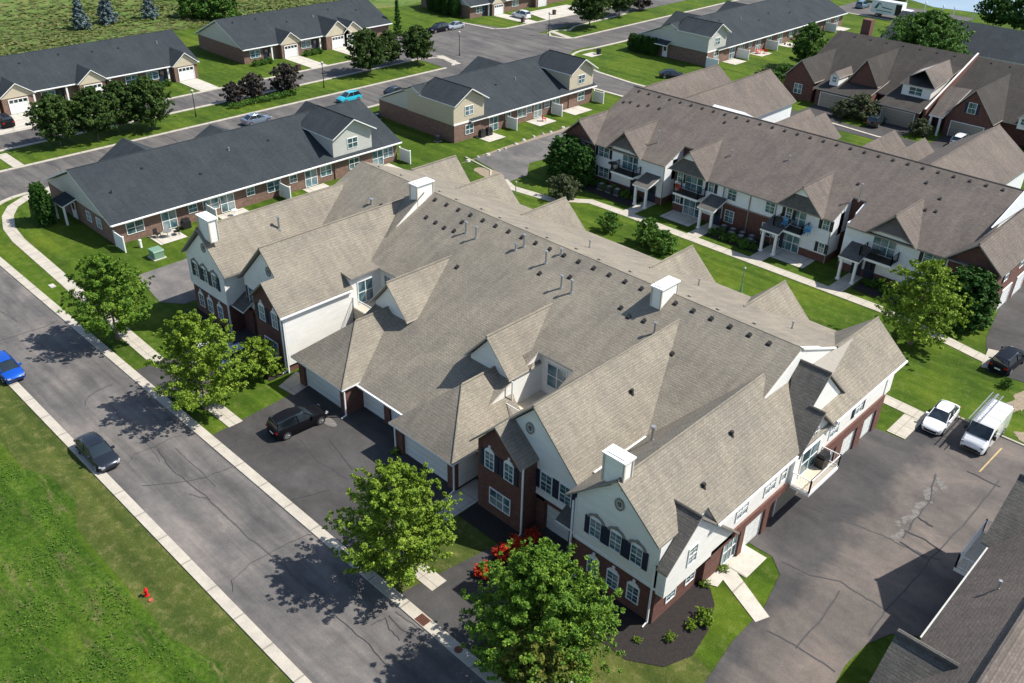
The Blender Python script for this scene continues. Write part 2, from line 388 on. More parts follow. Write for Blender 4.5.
# streets
rect('street', -420, 60, 16.9, 24.4, .016, M['asph'])
sheet('cross_street', [(-124.3,24.3)] + [(-124.3,114)] + [(-124.3,200),(-124.3,320),(-116,320),(-116,152)] + arc(-109,142,9,150,240,6) +
      [(-108,133.6),(-104,131),(-96,129.8),(-60,129.5),(-60,122.5),(-98,122.5)] + arc(-105,114,9,70,170,6) + [(-115,108),(-115,36)] + arc(-108,34,7,190,235,4)[:3] + [(-112.5,24.3)], .020, M['asph3'])
sheet('junction', [(-124.3,112),(-150,112),(-150,140),(-124.3,148)], .024, M['asph3'])
rect('lane', -139.2, -132.6, -30, 118, .020, M['asph3'])
rect('lane', -139.2, -132.6, 139, 210, .028, M['asph3'])
rect('lane', -150, -132.6, 117.9, 139.1, .030, M['asph3'])
# drives and lots
sheet('driveway', [(-55.8,24.3),(-37.5,24.3),(-37.5,36.4),(-57.6,36.4),(-56.3,32.4)], .032, M['asph2'])
sheet('driveway', [(-33.0,24.3),(-26.3,24.3),(-26.9,36.5),(-31.0,36.5)], .032, M['asph2'])
rect('driveway', -68.6, -62.6, 24.3, 37, .032, M['asph2'])
sheet('side_lot', [(-85.3,33.4),(-78.5,32.4),(-76.5,34),(-76.5,62),(-86,62),(-85.6,46)], .028, M['old'])
sheet('side_lot', [(-87,83.2),(-82,82.2),(-79.2,79.4),(-77.6,80.6),(-77.6,84),(-80.5,87.5),(-79.6,97),(-79,122.6),(-86.9,122.6),(-86.5,100)], .028, M['old'])
blob('bare_soil', -86.9,95,.6,12,.024,M['soil'],30,.3,12)
lotp = [(-19.9,47.0),(-19.9,45.0),(-17.8,45.0),(-16.6,43.9),(-15.8,40.4),(-15.8,36.9),(-15.3,33.2),(-14.6,20),(-10,20),(-9.9,38.6),(-10.1,40.2),(-9.9,42.6),(-9.2,44.4),(-8,45.4),(-4,45.6),(-4,70.2),(-17.1,70.4),(-17.1,64.2),(-19.9,64)]
sheet('parking_lot', lotp, .032, M['lot'])
sheet('parking_lot', [(-18.5,85.6),(-16.2,79.6),(-6,81.5),(-6,130),(-20,130),(-20,94)], .032, M['asph2'])
rect('access_lane', -90, -15, 133.5, 137.5, .032, M['asph2'])
for x0,x1,y0,y1 in ((-67.4,-60.4,137.4,143.2),(-56.2,-50.2,137.4,143.2),(-46,-40.6,137.4,146)): rect('driveway', x0,x1,y0,y1,.036,M['asph2'])
rect('parking_lot', -104, -76, 218, 236, .02, M['asph3'])
sheet('pond', [(-103,262),(-97.6,247),(-88,241.5),(-77.2,243.5),(-69,244.5),(-58,252),(-20,330),(-160,420),(-160,330)], .03, M['water'])

# kerbs
def kerb(pts, closed=False): return ribbon('kerb', pts, .62, .004, .085, M['kerb'], closed)
ribbon('kerb', [(-113,16.72),(30,16.72)], .72, .004, .085, M['kerb'])
ribbon('kerb', [(-106,24.6),(30,24.6)], .78, .004, .085, M['kerb'])
kerb([(-124.5,24.8),(-124.5,112)]); kerb([(-132.4,26),(-132.4,112)]); kerb([(-139.5,-20),(-139.5,118)])
kerb([(-115,108),(-115,38)] + arc(-108.5,34,6.5,170,245,6) + [(-107,25.2)])
kerb([(-124.5,320),(-124.5,150)] + arc(-127,148,2.5,0,-90,4) + [(-128.8,145.2)] + arc(-128,149,3.6,240,120,4) + [(-131.5,156),(-132.4,175)])
kerb([(-150.2,112),(-142,112),(-139.6,110)]); kerb([(-150.2,139.5),(-141,140.6),(-139.6,143),(-139.5,205)])
kerb([(-116,300),(-116,152)] + arc(-108,141,8.6,165,255,7) + [(-104,131),(-96,130),(-72,129.8)])
kerb([(-72,122.3),(-98,122.3)] + arc(-105,114,9.4,68,160,5))
kerb([(-132.4,112),(-131,115.5),(-127,116.5),(-124.8,114)])
ribbon('kerb', [(-88,82.6),(-82,81.6),(-79.2,78.7)], .2, .004, .13, M['kerb'])
ribbon('kerb', [(-17.1,70.5),(-3,70.3)], .2, .004, .13, M['kerb'])
ribbon('kerb', [(-62,136),(-52.6,135),(-50,136.2)], .5, .004, .12, M['kerb'])
kerb([(-104,217.6),(-76,217.6)])

# pavements and paths
def walk(pts, wd=1.25, z=.05): return ribbon('sidewalk', pts, wd, .004, z, M['conc'])
walk([(-114.2,36),(-113.8,33.6),(-112,31.2),(-109.6,29.7),(-106,28.5),(-102,28),(-92.5,27.75),(-86.5,27.55),(-77.5,27.3),(-68.6,27.1)])
walk([(-62.6,27.1),(-55.8,27.1)]); walk([(-37.5,27.2),(-31.6,27.2)]); walk([(-26.3,27.2),(-18,27.2)])
walk([(-78.6,80.4),(-76,79.3),(-70,80.2),(-66,83.4),(-60,83.6),(-40,83.6),(-28,83.6),(-22,82.6),(-15.2,81.2)], 1.35)
walk([(-22,68.7),(-17.1,68.4)], 1.35, .055)
rect('path', -18.65, -17.1, 64.3, 67.7, .06, M['conc'])
sheet('path', [(-20.1,41.3),(-19.1,42.2),(-15.2,40.2),(-15.6,39.2)], .05, M['slabc'])
rect('patio', -19.9, -18.0, 41.4+.6, 44.6, .056, M['slabc'])
sheet('path', [(-20.4,39.3),(-18.9,40.0),(-19.1,41.6),(-20.3,41.6)], .058, M['slabc'])
rect('path', -37.6, -35.7, 31.6, 36.2, .05, M['conc'])
sheet('path', [(-58.9,34.9),(-58.0,32.5),(-56.0,32.7),(-56.6,35.6)], .05, M['conc']); rect('path', -26.6,-25.6,31,36,.04,M['conc'])
sheet('path', [(-16.9,79.9),(-15.2,80.4),(-16.2,84.2),(-17.6,83.7)], .06, M['conc'])
walk([(-131,36.8),(-124.9,36.8)], 1.4); walk([(-115,36),(-113,36)],1.4); walk([(-132,117),(-125,115.4)], 1.4); walk([(-131.4,148.5),(-125,147)], 1.3)
for x in (-60.7,-51.4,-43.0,-33.4): rect('path', x-.8, x+.8, 84.2, 88.9, .045, M['conc'])
for x0,x1 in ((-57.4,-53.2),(-42.6,-38.2)): rect('patio', x0,x1,86,88.9,.05,M['slabc'])
# mulch beds and bare patches
sheet('mulch_bed', [(-26,34.6),(-26,31.9),(-22,31.2),(-19.5,31.2),(-17.6,32.4),(-16.9,34.3),(-17.3,36.5),(-18.2,38.6),(-19.2,39.6),(-20.3,40)], .04, M['mulch'])
rect('mulch_bed', -35.6, -31.2, 32.6, 34.6, .04, M['mulch']); rect('mulch_bed', -62.4, -59.2, 32.4, 34.6, .04, M['mulch'])
rect('mulch_bed', -75, -68.7, 33, 34.6, .04, M['mulch'])
for x0,x1 in ((-70.2,-61.8),(-51,-43.9),(-32.3,-24.8)): rect('mulch_bed', x0,x1,85.6,89,.042,M['mulch'])
blob('bare_soil', -81.5,80.8,2.6,1.3,.03,M['soil'],seed=3); blob('bare_soil', -84.4,44,1.,8,.02,M['soil'],seed=4)
blob('bare_soil', -12.3,76.8,.8,2.2,.03,M['soil'],26,.35,5); blob('bare_soil', -10.4,71.7,.7,.7,.03,M['soil'],22,.35,6)


# tar lines, scuffs, paint
STREET = [[(-51.0,16.6),(-49,16.3),(-47.5,16.5)],[(-65.2,21.2),(-61,20.7),(-57.8,20.8),(-55.6,20.5)],[(-56.4,22.2),(-51.9,22.1),(-50.2,22.0)],[(-57.1,18.8),(-57.7,19.4),(-57.6,21.1),(-57.7,22.6),(-57.4,23.3)],[(-54.0,18.2),(-52.6,20.1),(-51.6,22.0),(-51.5,23.1),(-51.3,24.0)],[(-57.1,21.1),(-54.5,20.7),(-52.4,20.8),(-49.2,21.0)],[(-40.4,17.5),(-41.3,18.0),(-41.7,19.6),(-41.7,21.5),(-41.5,23.5),(-41.2,24.2)],[(-36.1,21.0),(-33.3,21.0),(-31.0,21.1),(-28.9,20.9)],[(-81.6,18.5),(-81.5,20.2),(-81.3,22.5),(-81.8,23.9)],[(-66.6,19.7),(-67.5,20.2),(-67.9,21.5),(-67.9,22.6)],[(-32.2,22.1),(-32.0,23.1),(-31.1,22.7),(-30.0,22.6)],[(-32.0,23.4),(-30.8,23.2),(-29.6,23.5),(-28.9,23.6)],[(-31.9,23.8),(-30.8,23.9),(-29.5,24.1)],[(-50.7,20.2),(-49.2,21.0)],[(-49.2,20.95),(-44,20.9),(-40,21.05),(-36.1,21.0)],[(-92,20.8),(-88,20.6),(-84,21)]]
LOT = [[(-19.1,51.5),(-17.1,51.7),(-15.3,52.0),(-13.3,52.4)],[(-13.3,52.4),(-12.2,52.4),(-10.5,52.6),(-9.6,52.9)],[(-17.1,45.1),(-15.2,45.3),(-13.5,46.2),(-12.0,46.1),(-10.3,46.0)],[(-14.7,39.2),(-13.0,39.4),(-10.3,39.3)],[(-13.1,45.3),(-12.8,42.9),(-12.8,39.2)],[(-9.8,64.4),(-9.8,61.5),(-9.9,56.1),(-10.1,52.5),(-10.1,48.6),(-10.2,45.8),(-10.1,43.4)],[(-13.6,61.7),(-12.6,58.5),(-12.5,55.6),(-12.3,53.2)],[(-11.9,63.9),(-9.5,63.8)],[(-12.5,54.0),(-11.2,54.1),(-9.9,53.7)],[(-12.3,52.6),(-10.2,52.4)],[(-12.4,56.0),(-11.3,55.8)]]
DRV = [[(-54.0,26.1),(-54.0,28.3),(-50.9,28.4)],[(-50.6,29.6),(-47.4,29.0),(-44.1,29.4)],[(-53.5,25.6),(-54.7,26.6)],[(-49.0,31.3),(-44.8,30.3)],[(-45.2,25.1),(-44.1,27.7)]]
mb = MB(); rr = random.Random(5)
for grp, wd, z in ((STREET,.035,.022),(LOT,.10,.038),(DRV,.05,.038)):
    for k, l in enumerate(grp):
        pts = []
        for i in range(len(l)-1):
            for j in range(4):
                t = j/4; pts.append((l[i][0]*(1-t)+l[i+1][0]*t+rr.uniform(-.07,.07), l[i][1]*(1-t)+l[i+1][1]*t+rr.uniform(-.07,.07)))
        pts.append(l[-1]); strip(mb, pts, wd, z+.004*k)
for k in range(14):   # seams across the far streets
    y = 40+k*5.5; strip(mb, [(-124,y),(-121,y+.4),(-118,y-.3),(-115.5,y+.2)], .1, .03)
tag(mb.build('crack_sealant', M['tar']), kind='structure')
mb = MB()
for i in range(26):
    x, y = -12.9+.3*math.sin(i*.9)+rr.uniform(-.2,.2), 52.8+i*.34; r0 = rr.uniform(.12,.36)
    mb.poly([(x+r0*(1+rr.uniform(-.4,.3))*math.cos(k*.9), y+r0*1.3*(1+rr.uniform(-.4,.3))*math.sin(k*.9), .0405+.0004*i) for k in range(7)])
mb.poly([(-50.9+.85*math.cos(k*.7)*rr.uniform(.7,1.2),32.6+.45*math.sin(k*.7)*rr.uniform(.7,1.2),.042) for k in range(9)])
tag(mb.build('worn_patch', M['scuff']), kind='structure')
mb = MB(); mb.poly([(-11.35,64.5,.044),(-11.23,64.5,.044),(-11.1,68.8,.044),(-11.22,68.8,.044)])
tag(mb.build('parking_line', M['yellow']), kind='structure')

# ------------------------------------------------------------------ windows, doors and other repeated parts
_cache = {}
def window_meshes(w, h, cols, rows, head):
    key = (round(w,2), round(h,2), cols, rows, head)
    if key in _cache: return _cache[key]
    f = MB(); t = .07; d = .07; sill = -.04
    # local frame: x = width, z = up, -y = outwards, origin at bottom centre
    f.box(-w/2-t, w/2+t, -d, 0, sill, 0); f.box(-w/2-t, -w/2, -d, 0, 0, h); f.box(w/2, w/2+t, -d, 0, 0, h)
    f.box(-w/2-t, w/2+t, -d, 0, h, h+t)
    f.box(-w/2, w/2, -d*.75, -.025, h/2-.03, h/2+.03)
    for i in range(1, cols):
        x = -w/2+w*i/cols; big = w > 1.25 and (cols == 2 or i % 2 == 0); k = .035 if big else .010
        f.box(x-k, x+k, -d*.8, -.024, 0, h)
    for j in range(1, rows):
        if rows % 2 == 0 and j == rows//2: continue
        z = h*j/rows; f.box(-w/2, w/2, -d*.5, -.024, z-.009, z+.009)
    if head == 'arch':       # cut-stone hood with a keystone
        n = 10; r0 = w/2+.10; r1 = w/2+.26; c = h+.02
        for i in range(n):
            a0 = math.pi*i/n; a1 = math.pi*(i+1)/n
            P = lambda r, a: (r*math.cos(a), c+r*.62*math.sin(a))
            f.prism([P(r0,a0), P(r1,a0), P(r1,a1), P(r0,a1)], 'y', -.1, 0, 2)
        f.prism([(-.07,c+r0*.62),(.07,c+r0*.62),(.11,c+r1*.62+.1),(-.11,c+r1*.62+.1)], 'y', -.14, 0, 2)
        f.prism([(w/2*math.cos(math.pi*i/8), h+.06+w/2*.45*math.sin(math.pi*i/8)) for i in range(9)], 'y', -.05, 0, 0)
    if head == 'key':
        f.prism([(-w/2-.05,h+t),(w/2+.05,h+t),(w*.3,h+t+.22),(0,h+t+.30),(-w*.3,h+t+.22)], 'y', -.05, 0, 0)
        f.prism([(-.07,h+t+.26),(.07,h+t+.26),(.1,h+t+.5),(-.1,h+t+.5)], 'y', -.08, 0, 0)
    g = MB(); g.box(-w/2, w/2, -.022, 0, 0, h)
    me = (f.mesh('window', [M['white'], M['white'], M['taupe']]), g.mesh('pane', M['glass']))
    _cache[key] = me; return me
def window(par, x, y, z, w, h, face='-y', cols=2, rows=4, head=None, shut=None, name='window'):
    """one sash window; z is the sill; shut = material of a pair of shutters or None"""
    fm, gm = window_meshes(w, h, cols, rows, head)
    rz = {'-y': 0, '+x': rad(90), '+y': rad(180), '-x': rad(-90)}[face]
    o = link(bpy.data.objects.new(name, fm), par); o.location = Vector((x,y,z)) - par.location; o.rotation_euler.z = rz
    g = link(bpy.data.objects.new('pane', gm), o)
    if shut:
        for sgn in (shut[1] if isinstance(shut, tuple) else (-1, 1)):
            mt = shut[0] if isinstance(shut, tuple) else shut
            k = ('sh', round(h,2), mt.name)
            if k not in _cache:
                s = MB(); s.box(-.19,.19,-.055,0,-.02,h+.02); s.box(-.13,.13,-.075,-.05,.08,h*.47); s.box(-.13,.13,-.075,-.05,h*.53,h-.06)
                _cache[k] = s.mesh('shutter', mt)
            so_ = link(bpy.data.objects.new('shutter', _cache[k]), o); so_.location = (sgn*(w/2+.29), 0, 0)
    return o
def patio_door(par, x, y, z, w=1.8, h=2.05, face='-y', name='sliding_door'):
    o = window(par, x, y, z, w, h, face, 2, 1, None, None, name); return o
def garage_door(par, x, y, z, w, h, face='-y', mat=None, lites=False, trim=None):
    key = ('gd', w, h, (mat or M['door']).name, lites)
    if key not in _cache:
        f = MB(); f.box(-w/2,w/2,-.04,0,0,h)
        for j in range(4):
            for i in range(max(2, int(w/.6))):
                n = max(2, int(w/.6)); a = -w/2+w*(i+.12)/n; b_ = -w/2+w*(i+.88)/n
                top = lites and j == 3
                f.box(a,b_,-.046 if not top else -.062,-.035,h*(j+.14)/4,h*(j+.86)/4,1 if top else 0)
        t = MB(); t.box(-w/2-.1,-w/2,-.09,0,0,h+.1); t.box(w/2,w/2+.1,-.09,0,0,h+.1); t.box(-w/2,w/2,-.09,0,h,h+.1)
        _cache[key] = (f.mesh('garage_door', [mat or M['door'], M['glass2']]), t.mesh('door_frame', M['white']))
    a, b_ = _cache[key]; rz = {'-y': 0, '+x': rad(90), '-x': rad(-90)}[face]
    o = link(bpy.data.objects.new('garage_door', a), par); o.location = Vector((x,y,z)) - par.location; o.rotation_euler.z = rz
    link(bpy.data.objects.new('door_frame', b_), o); return o
def entry_door(par, x, y, z, face='-y', mat=None):
    key = ('ed', (mat or M['white']).name)
    if key not in _cache:
        f = MB(); f.box(-.45,.45,-.05,0,0,2.05); f.box(-.3,.3,-.065,-.04,.15,.9); f.box(-.3,.3,-.065,-.04,1.1,1.9,1)
        f.box(-.55,-.45,-.09,0,0,2.15); f.box(.45,.55,-.09,0,0,2.15); f.box(-.45,.45,-.09,0,2.05,2.15)
        _cache[key] = f.mesh('door', [mat or M['white'], M['glass2']])
    o = link(bpy.data.objects.new('door', _cache[key]), par); o.location = Vector((x,y,z)) - par.location
    o.rotation_euler.z = {'-y': 0, '+x': rad(90), '-x': rad(-90)}[face]; return o
def oval_vent(par, x, y, z, s=1., face='-y'):
    key = ('ov',)
    if key not in _cache:
        f = MB(); n = 20
        for (ra, rb, d, mm) in ((.33,.46,-.09,0),(.2,.33,-.05,1)):
            for i in range(n):
                a0 = 2*math.pi*i/n; a1 = 2*math.pi*(i+1)/n
                P = lambda r, a: (r*.78*math.cos(a), r*math.sin(a))
                f.prism([P(ra,a0),P(rb,a0),P(rb,a1),P(ra,a1)], 'y', d, 0, mm)
        f.prism([(.156*math.cos(2*math.pi*i/n), .2*math.sin(2*math.pi*i/n)) for i in range(n)], 'y', -.03, 0, 2)
        f.box(-.02,.02,-.08,0,-.2,.2); f.box(-.16,.16,-.08,0,-.02,.02)
        _cache[key] = f.mesh('gable_vent', [M['taupe'], M['pale'], M['black']])
    o = link(bpy.data.objects.new('gable_vent', _cache[key]), par); o.location = Vector((x,y,z)) - par.location; o.scale = (s,1,s)
    o.rotation_euler.z = {'-y': 0, '+x': rad(90)}[face]; return o
def static_vent(par, x, y, z, dy=0., mat='lead'):
    """low hooded box vent sitting on a roof slope (dy = dz/dy of the slope)"""
    key = ('sv', round(dy,2), mat)
    if key not in _cache:
        f = MB(); f.box(-.18,.18,-.17,.17,-.05,.03,0)
        f.prism([(-.14,.03),(.14,.03),(.14,.15),(-.10,.13)], 'x', -.13, .13, 0)
        for i, v in enumerate(f.v): f.v[i] = (v[0], v[1], v[2]+v[1]*dy)
        _cache[key] = f.mesh('roof_vent', M[mat])
    o = link(bpy.data.objects.new('roof_vent', _cache[key]), par); o.location = Vector((x,y,z)) - par.location; return o
def pipe_vent(par, x, y, z, h=.9, r=.09, mat='metal', cap=True):
    key = ('pv', h, r, mat, cap)
    if key not in _cache:
        f = MB(); f.cyl((0,0,-.25),(0,0,h),r,n=8); f.cyl((0,0,-.15),(0,0,.14),r*2.2,r*1.2,n=8)
        if cap: f.cyl((0,0,h-.02),(0,0,h+.07),r*1.8,r*1.5,n=8)
        _cache[key] = f.mesh('flue_pipe', M[mat])
    o = link(bpy.data.objects.new('flue_pipe', _cache[key]), par); o.location = Vector((x,y,z)) - par.location; return o
def downspout(par, x, y, z1, face='-y', z0=.15):
    f = MB(); f.box(x-.05,x+.05,y-.05,y+.05,z0,z1)
    dx, dy = {'-y': (0,-.45), '+x': (.45,0)}[face]
    f.cyl((x,y,z0+.08),(x+dx,y+dy,.1),.05,n=4)
    return f.build('downspout', M['white'], par)
def chimney(par, x0, x1, y0, y1, z0, z1):
    f = MB(); f.box(x0,x1,y0,y1,z0,z1,0)
    for xx in (x0,x1):
        for yy in (y0,y1): f.box(xx-.06,xx+.06,yy-.06,yy+.06,z0,z1-.1,1)
    c = f.build('chimney', [M['side'], M['trim']], par)
    g = MB(); g.box(x0-.13,x1+.13,y0-.13,y1+.13,z1,z1+.1); g.box(x0+.1,x1-.1,y0+.1,y1-.1,z1+.1,z1+.16); g.build('chimney_cap', M['white'], c, origin=par.location); return c
def fix_child_origin(): pass
def railing(par, pts, z, h=1.0, mat='white', step=.14, name='railing'):
    f = MB()
    for i in range(len(pts)-1):
        a = Vector((*pts[i],z)); b_ = Vector((*pts[i+1],z)); d = b_-a; L = d.length
        for zz, r in ((h,.035),(.1,.03)): f.cyl(a+Vector((0,0,zz)), b_+Vector((0,0,zz)), r, n=4)
        n = int(L/step)
        for k in range(n+1):
            p = a+d*(k/max(1,n)); f.cyl(p+Vector((0,0,.1)), p+Vector((0,0,h)), .014, n=4, cap=False)
        for p in (a,b_): f.box(p.x-.05,p.x+.05,p.y-.05,p.y+.05,z,z+h+.06)
    return f.build(name, M[mat], par)
def balcony(par, x0, x1, y0, y1, z, mat='white', open_side='+y', deckmat='deck'):
    f = MB(); f.box(x0,x1,y0,y1,z-.3,z-.05,0); f.box(x0+.06,x1-.06,y0+.06,y1-.06,z-.05,z,1)
    d = f.build('balcony', [M['white'], M[deckmat]], par)
    P = {'+y': [(x0+.05,y1),(x0+.05,y0+.05),(x1-.05,y0+.05),(x1-.05,y1)], '-x': [(x0,y0+.05),(x1-.05,y0+.05),(x1-.05,y1-.05),(x0,y1-.05)],
         '+x': [(x1,y0+.05),(x0+.05,y0+.05),(x0+.05,y1-.05),(x1,y1-.05)]}[open_side]
    f = railing(par, P, z, 1.0, mat, .18); f.parent = d; return d

# roofs ------------------------------------------------------------
def ridge_y(mb, xl, xr, xm, y0, yr, yl, yrr, zl, zr_, zm, m=0, e=1, sides='lr'):
    """gable roof whose ridge runs along Y: front edge y0, ridge ends yr, left/right eaves end yl/yrr"""
    if 'l' in sides: mb.slab([(xl,y0,zl),(xm,y0,zm),(xm,yr,zm),(xl,yl,zl)], .16, m, e)
    if 'r' in sides: mb.slab([(xm,y0,zm),(xr,y0,zr_),(xr,yrr,zr_),(xm,yr,zm)], .16, m, e)
def ridge_cap(mb, a, b_, m=0, r=.09): mb.cyl((a[0],a[1],a[2]-.0), (b_[0],b_[1],b_[2]-.0), r, n=6, m=m)

# ================================================================== MAIN CONDOMINIUM
XC = -47.45
A = thing('condominium_building', 'large tan shingled two storey condominium block with brick and cream siding in the centre', 'building', (XC, 50, 0))
zm = lambda y: 11 - .46*(53.3-y)         # long front slope
zb = lambda y: 11 - .41*(y-53.3)         # back slope
R = MB()
for s in (-1, 1):
    X = lambda d: XC + s*d
    def q(d0, d1, y0): R.slab([(X(d0),y0,zm(y0)),(X(d1),y0,zm(y0)),(X(d1),53.3,11),(X(d0),53.3,11)], .18, 0, 1)
    q(0, 8.25, 35.3); q(8.25, 11.85 if s > 0 else 12.8, 44.4); q(11.85 if s > 0 else 12.8, 25.0, 44.4 if s < 0 else 42)
    R.slab([(X(0),53.3,11),(X(25.0),53.3,11),(X(25.0),66.9,zb(66.9)),(X(0),66.9,zb(66.9))], .18, 0, 1)
ridge_cap(R, (XC-25,53.3,10.97), (XC+25,53.3,10.97), 0, .06)
R.build('main_roof', [M['roof'], M['trim']], A)
# bodies -----------------------------------------------------------
W = MB(); Bk = MB()          # 0 siding / brick
prof = lambda y0, z0=0: [(y0,z0),(66,z0),(66,zb(66)-.2),(53.3,10.78),(y0,zm(y0)-.22)]
for s in (-1, 1):
    X = lambda d: XC + s*d
    dm = 11.85
    for d0, d1, y0 in ((0,8.25,36.0),(8.25,dm,44.9),(dm,24.9,42.3)):
        a, b_ = sorted((X(d0), X(d1))); W.prism(prof(y0), 'x', a, b_)
build_split(W, 'wall', M['side'], A)
W = MB()
def gable_body(mb, x0, x1, xm_, y0, y1, z0, ze0, ze1, zt, m=0):
    mb.prism([(x0,z0),(x1,z0),(x1,ze1),(xm_,zt),(x0,ze0)], 'y', y0, y1, m)
# side wings LG / RG : upper cream siding over brick
gable_body(W, -26.6,-20.15,-23.45, 34.4, 39.1, 3.0, 6.7, 6.55, 9.3); gable_body(W, -26.6,-19.65,-23.45, 39.1, 50, 3.0, 6.7, 6.1, 9.3)
W.prism([(34.4,3.0),(42.0,3.0),(41.9,3.05),(37.0,7.2),(34.4,4.95)],'x',-20.3,-19.66)
W.prism([(-24.6,3.0),(-19.65,3.0),(-19.65,6.1),(-22.35,8.25),(-24.6,6.0)],'y',50,64.2)
gable_body(W, -74.9+.0,-68.3,-71.45, 34.4, 50, 3.0, 6.25, 6.6, 9.3)
W.box(-74.9,-68.3, 50, 66, 3.0, 5.6)
# W1 / W3b tall wings
gable_body(W, -35.7,-27.5,-31.5, 35.8, 50.5, 3.0, 5.7, 5.9, 9.85)
gable_body(W, -67.4,-59.2,-63.4, 35.8, 41.5, 3.0, 5.9, 5.7, 9.85)
W.prism([(-67.4,3),(-59.2,3),(-59.2,6.7),(-60.6,6.82),(-63.4,9.85),(-67.4,5.9)],'y',41.5,44.9)
gable_body(W, -67.4,-60.5,-63.4, 44.9, 50.5, 3.0, 5.9, 6.9, 9.85)
build_split(W, 'wall', M['side'], A)
Bk.box(-26.5,-20.1,34.45,42.3,0,3.0); Bk.box(-19.98-.3,-19.75,39.4,46.5,0,3.0); Bk.box(-24,-19.75,54.2,64.15,0,3.0); Bk.box(-19.9,-19.5,54.3,64.3,2.3,3.2); Bk.box(-19.9,-19.5,39.45,48.9,2.45,3.1)
for y0_, y1_ in ((54.3,54.7),(56.5,57.6),(60.0,61.1),(63.3,64.3),(43.2,43.75),(46.3,46.9)): Bk.box(-19.9,-19.52,y0_,y1_,0,2.45 if y0_ < 50 else 2.3)
Bk.box(-19.8,-19.76,54.7,63.3,0,.02); Bk.box(-24,-19.95,46.5,54.2,0,3.0)
Bk.box(-74.8,-68.4,34.45,64,0,3.0)
Bk.box(-35.6,-27.6,36.3,44,0,3.0); Bk.box(-67.3,-59.25,36.3,44,0,3.0)
for (x0,x1,xm_) in ((-35.5,-31.25,-33.5),(-63.65,-59.3,-61.4)):       # projecting brick bays
    gable_body(Bk, x0,x1,xm_, 34.4, 36.4, 0, 5.95, 5.95, 7.95)
for (xs,) in ((1,),(-1,)):
    a, b_ = sorted((XC+xs*16.25, XC+xs*17.0)); Bk.box(a,b_,35.8,36.4,0,3.0)
    a, b_ = sorted((XC+xs*19.3, XC+xs*21.)); Bk.box(a,b_,35.8,36.4,0,3.0); 
    a, b_ = sorted((XC+xs*16.25, XC+xs*21.)); Bk.box(a,b_,35.8,36.4,2.55,3.0)
Bk.box(-68.5,-67.2,36.8,38,0,3.2); Bk.box(-27.7,-26.4,36.8,38,0,3.2)                                          # wall behind the garage recesses
build_split(Bk, 'brick_wall', M['brick'], A)
# lower siding skirt line (belt) and corner boards
T = MB()
T.box(-26.66,-19.6,34.36,34.42,2.92,3.12); T.box(-74.96,-68.24,34.36,34.42,2.92,3.12)
T.box(-31.25,-27.4,35.76,35.82,2.92,3.1); T.box(-67.5,-63.65,35.76,35.82,2.92,3.1)
T.box(-19.66,-19.58,34.4,39.3,2.9,3.06)
for x, zt_ in ((-26.62,6.2),(-19.63,4.9)): T.box(x-.06,x+.06,34.34,34.46,3.1,zt_)
for x in (-74.92,-68.28): T.box(x-.06,x+.06,34.34,34.46,3.1,6.2)
T.box(-59.26,-59.14,34.34,34.46,0,5.9); T.box(-19.7,-19.58,64.14,64.26,0,6.0)
build_split(T, 'corner_trim', M['white'], A)

def hood(mb, *a, **k): ridge_y(mb, *a, **k)
# LG wing roof, RG wing roof, rear-right roof
r = MB()
ridge_y(r, -75.3,-67.6,-71.45, 34.0, 50.2, 50.2, 46, 6.15, 6.3, 9.75)
ridge_cap(r, (-71.45,34,9.75), (-71.45,50.2,9.75)); r.build('wing_roof', [M['roof'], M['taupe']], A)
r = MB()
ridge_y(r, -27.3,-19.2,-23.45, 34.0, 50.2, 46, 50.2, 6.3, 5.95, 9.75, sides='l')
r.slab([(-23.45,34,9.75),(-20.05,34,6.76),(-20.05,39.0,6.76),(-19.2,39.0,5.95),(-19.2,50.2,5.95),(-23.45,50.2,9.75)], .16, 0, 1)
r.slab([(-22.5,50.2,8.9),(-19.2,50.2,5.95),(-19.2,65.9,5.95),(-22.2,65.9,8.6),(-22.5,60,8.6)], .16, 0, 1)
r.slab([(-22.5,58,8.6),(-22.2,65.9,8.6),(-25.4,65.9,5.8),(-25.4,58,5.8)], .16, 0, 1)
ridge_cap(r, (-23.45,34,9.75), (-23.45,50.2,9.75)); ridge_cap(r, (-22.3,59.2,8.62), (-22.2,65.9,8.62))
r.build('wing_roof', [M['roof'], M['taupe']], A)
f = MB(); f.prism([(46.5,7.2),(60,7.2),(60,8.1),(53.3,10.82),(46.5,7.7)], 'x', -22.62,-22.40); f.slab([(-22.3,53.3,11.02),(-22.7,53.3,11.02),(-22.7,59.5,8.44),(-22.3,59.5,8.44)],.12,0,0); f.build('party_wall', M['side'], A)
gb = MB(); gable_body(gb, -25.1,-19.66,-22.25, 63, 65.5, 3, 5.6, 5.7, 8.2); gb.build('wall', M['side'], A)
